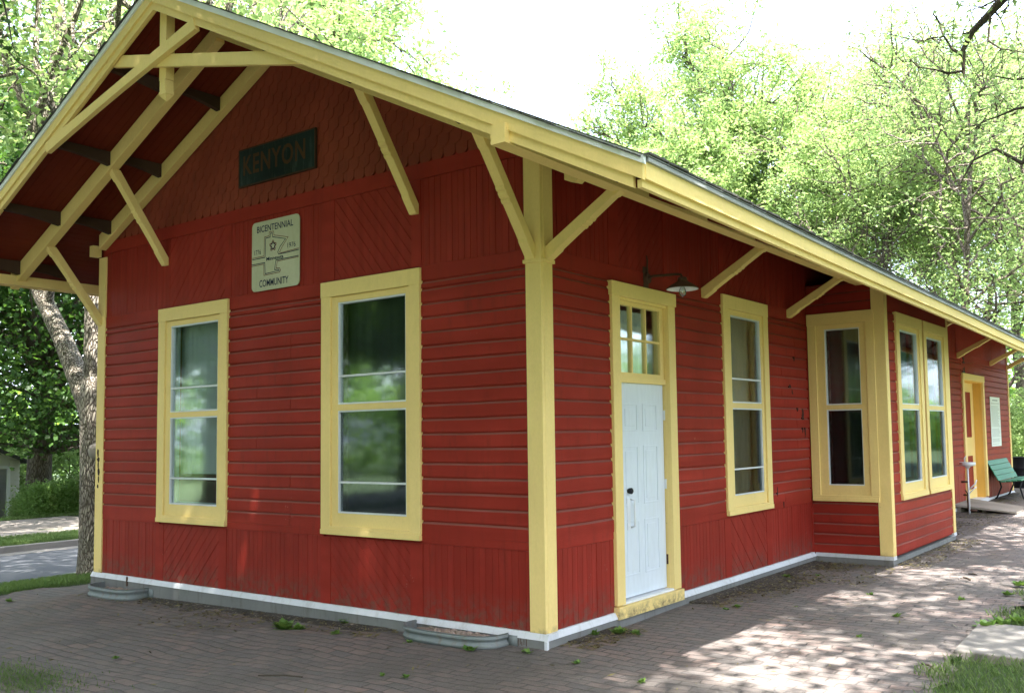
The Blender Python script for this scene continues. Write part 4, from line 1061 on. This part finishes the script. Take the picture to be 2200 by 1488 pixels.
# ------------------------------------------------------------------ garage across the street
ga_ = thing('garage', (-27.5, 8.12, gz(-27.5, 7)), 'small white clapboard garage with open dark doorway at the left edge', 'garage')
m = MB(); Wg, Hg, Dg = 5.0, 2.05, 6.0
for k in range(16):
    z = k*.128
    for (y0, y1) in ((-.30, 0), (-Wg, -3.6)): m.hexa([(0, y0, z), (.06, y0, z), (.06, y1, z), (0, y1, z), (0, y0, z+.125), (.008, y0, z+.125), (.008, y1, z+.125), (0, y1, z+.125)])
    m.hexa([(-Dg, 0, z), (0, 0, z), (0, .03, z), (-Dg, .03, z), (-Dg, 0, z+.125), (0, 0, z+.125), (0, .008, z+.125), (-Dg, .008, z+.125)])
m.box(-Dg, 0, -Wg, -Wg+.1, 0, Hg); m.box(-Dg, -Dg+.1, -Wg, 0, 0, Hg); m.box(-.1, 0, -3.6, -.30, 1.78, Hg)
m.prism([(.0, -Wg, Hg), (.0, 0, Hg), (.0, -Wg/2, Hg+1.1)], [(-.08, -Wg, Hg), (-.08, 0, Hg), (-.08, -Wg/2, Hg+1.1)])
m.build('wall', 'garage_siding', ga_)
m = MB(); m.box(.0, .08, -.39, -.30, 0, 1.85); m.box(.0, .08, -3.6, -.39, 1.78, 1.88); m.build('door_frame', 'metal_white', ga_)
m = MB(); m.hexa([(-Dg-.2, .25, Hg-.12), (.25, .25, Hg-.12), (.25, -Wg/2, Hg+1.1), (-Dg-.2, -Wg/2, Hg+1.1), (-Dg-.2, .25, Hg-.04), (.25, .25, Hg-.04), (.25, -Wg/2, Hg+1.2), (-Dg-.2, -Wg/2, Hg+1.2)])
m.hexa([(-Dg-.2, -Wg-.25, Hg-.12), (.25, -Wg-.25, Hg-.12), (.25, -Wg/2, Hg+1.1), (-Dg-.2, -Wg/2, Hg+1.1), (-Dg-.2, -Wg-.25, Hg-.04), (.25, -Wg-.25, Hg-.04), (.25, -Wg/2, Hg+1.2), (-Dg-.2, -Wg/2, Hg+1.2)])
m.build('roof', 'roof_shingle', ga_)
jk = thing('storage_clutter', (-28.2, 7.25, gz(-28, 6)), 'dark clutter stacked inside the open garage doorway', 'clutter')
for k in range(7):
    m = MB(); r = random.Random(k); x = -.8+.25*k % .9; y = -1.3+.23*k; s = r.uniform(.2, .45); m.box(-x-.3, -x+s-.3, y-s/2, y+s/2, .0+(k % 3)*.5, .45+(k % 3)*.5); m.build(['storage_box', 'bin', 'crate'][k % 3], 'junk', jk, bevel=.02)

# ------------------------------------------------------------------ signs
def text_mesh(body, F, uc, zc, wid, hgt, d, name, mat, par, bold=0, thick=.003):
    cu = bpy.data.curves.new('t', 'FONT'); cu.body = body; cu.offset = bold; cu.space_character = 1.12 if body == 'KENYON' else 1.0; cu.resolution_u = 3
    ob = bpy.data.objects.new('t', cu); COL.objects.link(ob); dg = bpy.context.evaluated_depsgraph_get()
    me = bpy.data.meshes.new_from_object(ob.evaluated_get(dg)); COL.objects.unlink(ob); bpy.data.objects.remove(ob)
    co = np.array([v.co[:] for v in me.vertices]); lo, hi = co.min(0), co.max(0)
    u = uc+((co[:, 0]-lo[0])/(hi[0]-lo[0])-.5)*wid; z = zc+((co[:, 1]-lo[1])/(hi[1]-lo[1])-.5)*hgt
    for v, a, b in zip(me.vertices, u, z): v.co = F(a, d, b)
    me.materials.append(MATS[mat]); me.name = name
    o = bpy.data.objects.new(name, me); COL.objects.link(o)
    if par: o.parent = par; o.matrix_parent_inverse = Matrix.Translation(-Vector(par.location))
    return o
def wbuild(m, name, mat, par, **k):
    o = m.build(name, mat, par, **k); o.matrix_parent_inverse = Matrix.Translation(-Vector(par.location)); return o
ks = thing('station_sign', gab(-3.52, .03, 4.65), 'faded black board lettered KENYON on the fish-scale gable', 'sign')
m = MB(); fbox(m, gab, -4.155, -2.88, .028, .046, 4.452, 4.85); wbuild(m, 'board', 'sign_black', ks)
m = MB()
for q in ((-4.17, -4.155, 4.437, 4.865), (-2.88, -2.865, 4.437, 4.865), (-4.155, -2.88, 4.437, 4.452), (-4.155, -2.88, 4.85, 4.865)): fbox(m, gab, q[0], q[1], .024, .050, q[2], q[3])
wbuild(m, 'edging', 'brown_lookout', ks)
text_mesh('KENYON', gab, -3.555, 4.672, 1.06, .225, .0475, 'lettering', 'sign_letter', ks, .02)

bs = thing('community_sign', gab(-3.53, .03, 3.62), 'cream rounded sign reading BICENTENNIAL COMMUNITY with blue state outline', 'sign')
U0, U1, V0, V1 = -3.937, -3.131, 3.245, 4.005
m = MB(); rc = .055; pts = []
for cx, cz, a0 in ((U1-rc, V1-rc, 0), (U0+rc, V1-rc, 90), (U0+rc, V0+rc, 180), (U1-rc, V0+rc, 270)):
    for k in range(7): a = R(a0+15*k); pts.append((cx+rc*math.cos(a), cz+rc*math.sin(a)))
m.prism([gab(p[0], .034, p[1]) for p in pts], [gab(p[0], .026, p[1]) for p in pts]); wbuild(m, 'panel', 'sign_cream', bs)
def cr_(x, y):       # enlarged-photo point on the sign -> wall plane
    u = (x-(165))/(918-165); yt = 300-150*u; yb = 1405-100*u; v = (yb-y)/(yb-yt); return (U0+(U1-U0)*u, V0+(V1-V0)*v)
def ribbon(pl, w_, d, closed=False):
    m = MB(); P = [Vector(p) for p in pl]; n = len(P); L = []
    for i in range(n):
        a = P[i-1] if (i > 0 or closed) else None; b = P[(i+1) % n] if (i < n-1 or closed) else None
        d1 = (P[i]-a).normalized() if a is not None else None; d2 = (b-P[i]).normalized() if b is not None else None
        if d1 is None: d1 = d2
        if d2 is None: d2 = d1
        t = (d1+d2); t = t.normalized() if t.length > .1 else d1; nn = Vector((-t.y, t.x)); s = max(.55, abs(nn.dot(Vector((-d1.y, d1.x)))))
        L.append((P[i]+nn*w_/2/s, P[i]-nn*w_/2/s))
    for i in range(n if closed else n-1):
        a, b = L[i], L[(i+1) % n]; m.quadface([gab(a[0].x, d, a[0].y), gab(b[0].x, d, b[0].y), gab(b[1].x, d, b[1].y), gab(a[1].x, d, a[1].y)])
    return m
bl = [[(172, 885), (383, 847), (390, 540), (462, 522), (466, 462), (498, 457), (502, 520), (706, 556), (620, 680), (585, 765), (598, 802), (700, 785), (912, 738)],
      [(163, 967), (378, 932), (385, 1112), (612, 1066), (600, 1048), (535, 1050), (556, 897), (908, 835)]]
rd = [[(172, 862), (364, 826), (373, 518), (444, 502), (448, 440), (518, 428), (522, 492), (745, 530), (650, 690), (612, 772), (640, 782), (912, 716)],
      [(163, 990), (360, 955), (365, 1138), (615, 1092), (632, 1060), (615, 1025), (560, 1025), (578, 915), (908, 853)]]
for i, pl in enumerate(bl): wbuild(ribbon([cr_(*p) for p in pl], .0085, .0355), 'outline', 'sign_navy', bs)
for i, pl in enumerate(rd): wbuild(ribbon([cr_(*p) for p in pl], .007, .0352), 'outline', 'sign_darkred', bs)
cc = cr_(508, 662)
for (ro, w_, mt, nm) in ((.058, .009, 'sign_darkred', 'emblem'), (.040, .010, 'sign_navy', 'emblem')):
    pts = []
    for k in range(50):
        a = 2*math.pi*k/50+math.pi/2; rr_ = ro*(.80+.20*math.cos(5*(a-math.pi/2))); pts.append((cc[0]+rr_*math.cos(a), cc[1]+rr_*math.sin(a)))
    wbuild(ribbon(pts, w_, .0353, True), nm, mt, bs)
text_mesh('BICENTENNIAL', gab, (U0+U1)/2-.005, 3.922, .615, .072, .0358, 'lettering', 'sign_navy', bs, .012)
text_mesh('COMMUNITY', gab, (U0+U1)/2-.02, 3.323, .495, .078, .0358, 'lettering', 'sign_navy', bs, .012)
text_mesh('1776', gab, cr_(262, 765)[0], cr_(262, 765)[1], .115, .052, .0358, 'lettering', 'sign_navy', bs, .0)
text_mesh('1976', gab, cr_(800, 655)[0], cr_(800, 655)[1], .135, .052, .0358, 'lettering', 'sign_navy', bs, .0)
text_mesh('Minnesota', gab, cr_(540, 855)[0], cr_(540, 855)[1], .29, .040, .0362, 'lettering', 'sign_navy', bs, .02)

ps = thing('notice_board', sid(18.25, .03, 1.78), 'tall white printed notice on red wall beside the far doorway', 'notice')
m = MB(); fbox(m, sid, 17.70, 18.82, .022, .032, 1.18, 2.37); wbuild(m, 'sheet', 'paper', ps)
m = MB(); r = random.Random(4); z = 2.30
fbox(m, sid, 17.95, 18.55, .0322, .0335, 2.275, 2.305); z = 2.23
while z > 1.24:
    if r.random() < .16: z -= .03
    fbox(m, sid, 17.78, 18.74-r.random()*.25, .0322, .0335, z-.007, z); z -= .0235
wbuild(m, 'printed_lines', 'paper_ink', ps)
for i in range(4): pass
m = MB(); q = lambda u0, u1, z0, z1: fbox(m, sid, u0, u1, .0165, .026, z0, z1)
q(15.10, 15.30, 3.04, 3.07); q(15.17, 15.21, 3.07, 3.17); q(15.12, 15.30, 3.13, 3.16)
q(15.08, 15.30, 2.83, 2.88); q(15.24, 15.29, 2.88, 2.96); q(15.12, 15.2, 2.90, 2.93)
n_ = thing('house_number', sid(15.2, .02, 3.0), 'small black metal numerals over the far doorway', 'numerals'); wbuild(m, 'numeral', 'black_metal', n_)

# ------------------------------------------------------------------ wall lamp
lp = thing('wall_lamp', (0, 1.73, 3.2), 'rusty gooseneck lamp with clear bulb above the white door', 'lamp')
m = MB(); m.tube([(.015, 0, -.02), (.055, 0, -.02)], [.055, .05], 14); m.box(.0, .02, -.05, .05, -.11, .10); m.tube([(.03, 0, .02), (.035, .01, .16), (.02, .02, .22)], [.012, .008, .006], 6); m.build('mount', 'rusty_iron', lp, smooth=False)
m = MB(); m.tube([(.05, 0, -.01), (.10, .0, .0), (.2, 0, -.005), (.36, 0, -.01), (.415, 0, -.02), (.43, 0, -.05)], [.013]*6, 10); m.build('arm', 'rusty_iron', lp, smooth=True)
m = MB(); m.lathe([(.02, .10), (.045, .095), (.05, .06), (.07, .045), (.115, .02), (.158, -.012), (.162, -.018)], 32, (.43, 0, -.145)); sh_ = m.build('lamp_shade', 'lamp_enamel', lp, smooth=True)
m = MB(); m.lathe([(.002, .09), (.040, .088), (.047, .052), (.066, .038), (.112, .013), (.156, -.019)], 32, (.43, 0, -.148)); m.build('shade_lining', 'metal_white', lp, smooth=True)
m = MB(); m.lathe([(.018, .0), (.018, -.03), (.030, -.05), (.036, -.08), (.030, -.108), (.014, -.125), (.001, -.128)], 18, (.43, 0, -.115)); m.build('bulb', 'lamp_glass', lp, smooth=True)
m = MB(); m.lathe([(.012, .0), (.012, -.05), (.002, -.085)], 10, (.43, 0, -.115)); m.build('lamp_socket', 'metal_white', lp)

# ------------------------------------------------------------------ galvanised window wells
def well(x, hw, dep_, zt, zb, label, seed):
    t = thing('window_well', (x, -.05, zb), label, 'window well', 'galvanised window wells along the foundation')
    m = MB(); n = 28; lv = [(0, 0), (.015, .012), (.03, .014), (.05, -.002), (.065, -.006), (.08, .0), (.095, .012), (.11, .012), (.125, .0)]
    H = zt-zb; rings = []
    for (q, off) in [(-.12, 0)]+[(a/.125*H, b) for a, b in lv]+[(H+.006, .008), (H+.004, -.012), (H-.01, -.014), (0, -.014)]:
        ring = [(-hw-.05, 0, q)]
        for k in range(n+1):
            a = math.pi*k/n; ex_ = .62
            cx = -math.cos(a); sy = math.sin(a); ring.append((math.copysign(abs(cx)**ex_, cx)*(hw+off), -(abs(sy)**ex_)*(dep_+off), q))
        ring.append((hw+.05, 0, q)); rings.append(ring)
    for i in range(len(rings)-1):
        for k in range(1, n+1): m.quadface([rings[i][k], rings[i][k+1], rings[i+1][k+1], rings[i+1][k]])
    m.box(hw-.01, hw+.10, -.012, -.002, 0, H-.01); m.box(-hw-.06, -hw+.01, -.012, -.002, 0, H-.01)
    m.build('steel_wall', 'galvanised', t, smooth=True)
    m = MB(); r = random.Random(seed)
    m.lathe([(.01, .03), (.5, .03), (.97, .015)], 24); 
    m.v = [(v[0]*(hw-.02), min(-.001, v[1]*(dep_-.03)) if v[1] < 0 else -.001, v[2]+H*.35) for v in m.v]
    m.build('gravel_bed', 'gravel_fill', t)
    for k in range(46):
        a = r.uniform(.1, 3.04); q = r.uniform(.1, .85); c = (-math.cos(a)*q*(hw-.08), -math.sin(a)*q*(dep_-.07)-.01, H*.35+.035); s = r.uniform(.010, .024)
        if k == 0: st_ = MB()
        st_.lathe([(.001, s*.7), (s*.8, s*.4), (s, 0), (s*.7, -s*.5)], 6, c)
    st_.build('stones', 'gravel_fill', t)['kind'] = 'stuff'
    return t
well(-.90, .545, .29, -.028, -.135, 'galvanised steel window well nearest the corner post, weeds at its rim', 3)
well(-6.36, .50, .30, -.095, -.225, 'galvanised steel window well filled with stones at the far left corner', 4)
rust = MB()
for k, (x, hh) in enumerate(((-.245, .05), (-.225, .06), (-.212, .035), (-.19, .055), (-.165, .06))): rust.box(x, x+.006, -.0525, -.048, -.115+(k % 2)*.01, -.115+hh)
rust.build('rust_marks', 'rusty_iron', dep)

# ------------------------------------------------------------------ drinking fountain, ramp, bench, barrel
fo_ = thing('drinking_fountain', (.36, 13.6, -.10), 'small white drinking fountain on a pipe stand by the far doorway', 'fountain')
m = MB(); m.lathe([(.001, 1.01), (.03, 1.005), (.12, 1.02), (.145, 1.045), (.15, 1.05), (.155, 1.045), (.152, 1.0), (.145, .99), (.06, .965), (.03, .93)], 24); m.build('bowl', 'metal_white', fo_, smooth=True)
m = MB(); m.tube([(0, 0, .0), (0, 0, .95)], .019, 10); m.tube([(0, 0, .50), (.12, .03, .62), (.15, .05, .70)], .014, 8); m.tube([(0, 0, .42), (.09, .03, .52), (.14, .05, .56)], .012, 8); m.build('pipe_stand', 'metal_white', fo_, smooth=True)
m = MB(); m.tube([(-.13, 0, .66), (-.0, 0, .66)], .022, 8); m.tube([(-.1, 0, .4), (.0, 0, .4)], .016, 8); m.tube([(-.02, -.02, .12), (-.02, -.02, .44), (-.06, -.03, .50)], .014, 8); m.tube([(-.02, 0, .1), (.14, .02, .09)], .018, 8); m.build('pipe_bracket', 'rusty_iron', fo_, smooth=True)
m = MB(); m.tube([(-.05, 0, 1.05), (-.05, 0, 1.14), (-.02, 0, 1.17)], [.016, .012, .010], 8); m.build('spout', 'metal_white', fo_, smooth=True)

rp_ = thing('wooden_ramp', (.0, 14.6, -.1), 'low grey plank ramp lying below the far doorway', 'ramp')
m = MB(); m.hexa([(.0, -.75, .14), (1.15, -.55, .015), (1.15, .85, .015), (.0, .75, .16), (.0, -.75, .19), (1.15, -.55, .05), (1.15, .85, .05), (.0, .75, .21)]); m.build('deck', 'old_wood', rp_, bevel=.005)
m = MB(); m.box(.05, .12, -.68, .7, -.03, .13); m.box(.5, .57, -.55, .7, -.03, .09); m.build('bearer', 'old_wood', rp_)

be = thing('park_bench', (.32, 18.3, -.06), 'green slatted bench standing against the red wall at the far end', 'bench')
L0, L1 = -1.15, 1.15
for k in range(4):
    m = MB(); z = .47+k*.118; x = -.10-.062*k
    m.hexa([(x, L0, z), (x+.028, L0, z-.008), (x+.028, L1, z-.008), (x, L1, z), (x-.050, L0, z+.106), (x-.022, L0, z+.102), (x-.022, L1, z+.102), (x-.050, L1, z+.106)]); m.build('back_slat', 'bench_green', be, bevel=.004)
for k in range(4):
    m = MB(); x = -.04+k*.115; z = .430+.012*k; m.box(x, x+.10, L0, L1, z, z+.03); m.build('seat_slat', 'bench_green', be, bevel=.004)
for y in (-.75, .75):
    m = MB(); m.tube([(.40, y, .0), (.36, y, .06), (.30, y, .30), (.34, y, .43)], .019, 8); m.tube([(-.26, y, .0), (-.20, y, .06), (-.10, y, .30), (-.13, y, .43), (-.37, y, .88)], .019, 8); m.tube([(-.09, y, .42), (.36, y, .445)], .017, 8)
    m.build('leg_frame', 'black_metal', be, smooth=True)
ba = thing('steel_barrel', (-.13, 22.4, -.09), 'black steel barrel standing past the far corner of the depot', 'barrel')
m = MB(); m.lathe([(.001, 0), (.29, 0), (.30, .01), (.30, .27), (.312, .285), (.30, .30), (.30, .57), (.312, .585), (.30, .60), (.30, .87), (.31, .885), (.295, .89), (.285, .87), (.28, .1)], 32); m.build('drum', 'black_metal', ba, smooth=True)

# ------------------------------------------------------------------ weeds, grass, litter
def blades(sample, n, H, W, seed, name, mat='grass_blade', lean=.5):
    r = NR(seed); P = sample(r, n); n = len(P); a = r.uniform(0, 6.283, n); l = (H*r.uniform(.45, 1.2, n))[:, None]
    d = np.stack([np.cos(a)*lean*r.uniform(.1, 1, n), np.sin(a)*lean*r.uniform(.1, 1, n), np.ones(n)], 1); d /= np.linalg.norm(d, axis=1)[:, None]
    s = np.stack([-np.sin(a+1), np.cos(a+1), np.zeros(n)], 1)*W; z = h(P[:, 0], P[:, 1])-.005; c = np.stack([P[:, 0], P[:, 1], z], 1)
    tip = c+d*l+np.stack([np.cos(a), np.sin(a), -np.ones(n)*.3], 1)*l*.22
    V = np.stack([c-s/2, c+s/2, c+d*l*.6+s*.35, tip], 1); V = np.stack([c-s/2, c+s/2, tip, c+d*l*.6-s*.35], 1)
    o = bpy.data.objects.new(name, quads_mesh(name, V, mat, np.clip(r.beta(2, 2, n)+.15*np.sin(P[:, 0]*6)*np.sin(P[:, 1]*5), 0, 1))); COL.objects.link(o); return o
def poly_s(fn, x0, x1, y0, y1):
    def f(r, n):
        p = np.stack([r.uniform(x0, x1, n), r.uniform(y0, y1, n)], 1); return p[fn(p[:, 0], p[:, 1], r)]
    return f
edge = lambda y: 2.86+.10*np.sin(5*y)+.05*np.sin(13*y)
o = blades(poly_s(lambda x, y, r: (x > edge(y)+r.uniform(-.06, .3, len(x))**2) & ((y < 1.46) | (y > 2.78)) & ((y < 3.7) | (y > 4.1) | (x > 3)), 2.6, 6.5, -3.0, 6.3), 60000, .070, .0085, 1, 'grass'); tag(o, 'tufts of green grass along the right edge of the brick paving', 'grass', kind='stuff')
o = blades(poly_s(lambda x, y, r: x < -7.98+.10*np.sin(3.1*y)+r.uniform(-.08, .06, len(x)), -10.3, -7.8, -6, 8), 60000, .10, .008, 2, 'grass'); tag(o, 'green grass strip between brick paving and the street', 'grass', kind='stuff')
o = blades(poly_s(lambda x, y, r: np.ones(len(x), bool), -16.6, -15.15, -8, 12), 60000, .10, .012, 3, 'grass'); tag(o, 'grass verge behind the kerb across the street', 'grass', kind='stuff')
o = blades(poly_s(lambda x, y, r: np.ones(len(x), bool), -26, -22.1, 2, 13), 24000, .10, .018, 4, 'grass'); tag(o, 'bright lawn in front of the hedge', 'grass', kind='stuff')
# weedy corner bottom left
c0 = at(20, 1455, 2, -.16)
o = blades(lambda r, n: np.stack([c0.x+r.normal(0, .42, n), c0.y+r.normal(0, .16, n)], 1), 2200, .055, .010, 6, 'grass'); tag(o, 'weedy grass growing over bricks at the bottom left', 'grass', kind='stuff')

def weed(px, py, size, label, n=16, z=None, seed=0):
    zz_ = -.13 if z is None else z
    p = at(px, py, 2, zz_); p = at(px, py, 2, float(h(p.x, p.y))); t = thing('weed', p, label, 'weed', 'weeds on the brick paving')
    r = NR(seed); a = r.uniform(0, 6.283, n); el = r.uniform(.15, 1.1, n); l = (size*r.uniform(.5, 1, n))[:, None]; d = np.stack([np.cos(a)*np.cos(el), np.sin(a)*np.cos(el), np.sin(el)], 1)
    s = np.stack([-np.sin(a), np.cos(a), np.zeros(n)], 1)*(size*.26); b = np.stack([r.normal(0, size*.18, n), r.normal(0, size*.18, n), np.zeros(n)+.003], 1)
    V = np.stack([b, b+d*l*.55+s, b+d*l-np.array([0, 0, 1])*l*.15, b+d*l*.55-s], 1)
    o = bpy.data.objects.new('leaves', quads_mesh('leaves', V, 'weed_leaf', r.uniform(0, 1, n))); COL.objects.link(o); o.parent = t
    return t
WD = [(612, 1350, .13, 'bushy green weed below the left half of the dark window', 60), (640, 1352, .09, 'small weed just right of the bushy weed under the dark window', 30), (745, 1338, .11, 'weed at foundation under the diagonal panel', 34), (722, 1362, .08, 'small weed in a brick joint in front of the foundation', 22),
      (352, 1272, .09, 'weed at right end of the far left window well', 30), (375, 1285, .07, 'small low weed right of the far left window well', 26), (1010, 1397, .09, 'broad leaved weed in front of the near window well', 20), (880, 1380, .05, 'tiny weed at left end of the near window well', 16),
      (1135, 1402, .06, 'tiny weed below the corner post', 18), (1275, 1365, .08, 'weedy tuft right of the corner post', 46), (1330, 1360, .09, 'weedy tuft below the white door threshold', 60), (1365, 1362, .07, 'end tuft of weeds below the door threshold', 34), (1466, 1290, .12, 'upright weed at right foot of the door trim', 14),
      (1585, 1305, .07, 'flat weed on bricks right of the door', 40), (1560, 1310, .05, 'small flat weed right of the door', 20), (1690, 1240, .08, 'weed in soil by the bay corner', 24), (1757, 1238, .06, 'weed at inner corner of the bay', 20), (1706, 1305, .05, 'lone sprig on bricks in front of bay', 14),
      (1870, 1278, .06, 'sprig on bricks below the bay corner', 14), (1925, 1325, .06, 'flat sprig in the middle of the path', 22), (2065, 1288, .06, 'pale sprig on the right of the path', 14), (1845, 1370, .06, 'sprig lying near the sunlit bricks', 14), (1380, 1466, .05, 'sprig at the bottom edge of the picture', 14),
      (872, 1455, .05, 'lone green sprig near the bottom middle', 14), (820, 1452, .04, 'tiny sprig left of bottom middle', 12), (1240, 1425, .05, 'sprig on bricks in front of the corner', 16), (250, 1415, .05, 'sprig on dark bricks at lower left', 14), (20, 1292, .07, 'small weed near the left picture edge', 24),
      (2120, 1350, .13, 'dandelion rosette beside the concrete path', 34), (2150, 1345, .14, 'leafy weed clump above the concrete path', 60), (2190, 1340, .13, 'weed clump at the right picture edge', 50), (2190, 1258, .10, 'upper weed clump at the right picture edge', 60), (2165, 1278, .08, 'low weed clump right of the path', 40)]
for i, (px, py, s, lb, n) in enumerate(WD): weed(px, py, s, lb, n, seed=i)
# litter: seeds, bits of leaf and twigs
r = NR(44); P = []
def lit(n, x0, x1, y0, y1): P.append(np.stack([r.uniform(x0, x1, n), r.uniform(y0, y1, n)], 1))
lit(260, -7.5, .5, -4.5, -.1); lit(300, .05, 2.9, -4, 9); lit(1500, .05, .75, 2.3, 6.0); lit(700, .3, 1.3, 4.2, 6.0); lit(900, 1.05, 1.5, 6, 9.5); lit(1200, .05, 1.1, 9.4, 14.0); lit(700, .05, .7, 16, 20.5); lit(400, .05, .4, .1, 1.0); lit(900, -7, -1.6, -.45, -.08); lit(300, -4.5, -3.0, -1.0, -.3)
P = np.concatenate(P); n = len(P); a = r.uniform(0, 6.283, n); z = h(P[:, 0], P[:, 1])+.012+r.uniform(0, .008, n); c = np.stack([P[:, 0], P[:, 1], z], 1); l = r.uniform(.010, .034, n)[:, None]
d = np.stack([np.cos(a), np.sin(a), r.normal(0, .2, n)], 1)*l; s = np.stack([-np.sin(a), np.cos(a), r.normal(0, .3, n)], 1)*l*.3
V = np.stack([c-d, c+s, c+d, c-s], 1); o = bpy.data.objects.new('leaf_litter', quads_mesh('leaf_litter', V, 'dry_leaf', r.uniform(0, 1, n))); COL.objects.link(o); tag(o, 'scattered seeds and bits of leaf over the bricks', 'leaf litter', kind='stuff')
for i, (a, b, ra) in enumerate((((2070, 1240), (2084, 1245), .012), ((1980, 1425), (2005, 1435), .008), ((555, 1450), (650, 1453), .006), ((2080, 1232), (2098, 1234), .009))):
    p, q = at(*a, 2, -.115), at(*b, 2, -.115); t = tag(MB.build((lambda m: (m.tube([p, (p+q)/2+Vector((.01, .02, .004)), q], ra, 6), m)[1])(MB()), 'twig', 'bark_dark'), ['dark bark scrap on the sunny right of the path', 'thin twig near the bottom right grass', 'long reddish twig on dark bricks at the lower left', 'short stick beside the bark scrap'][i], 'twig', 'fallen twigs on the bricks')
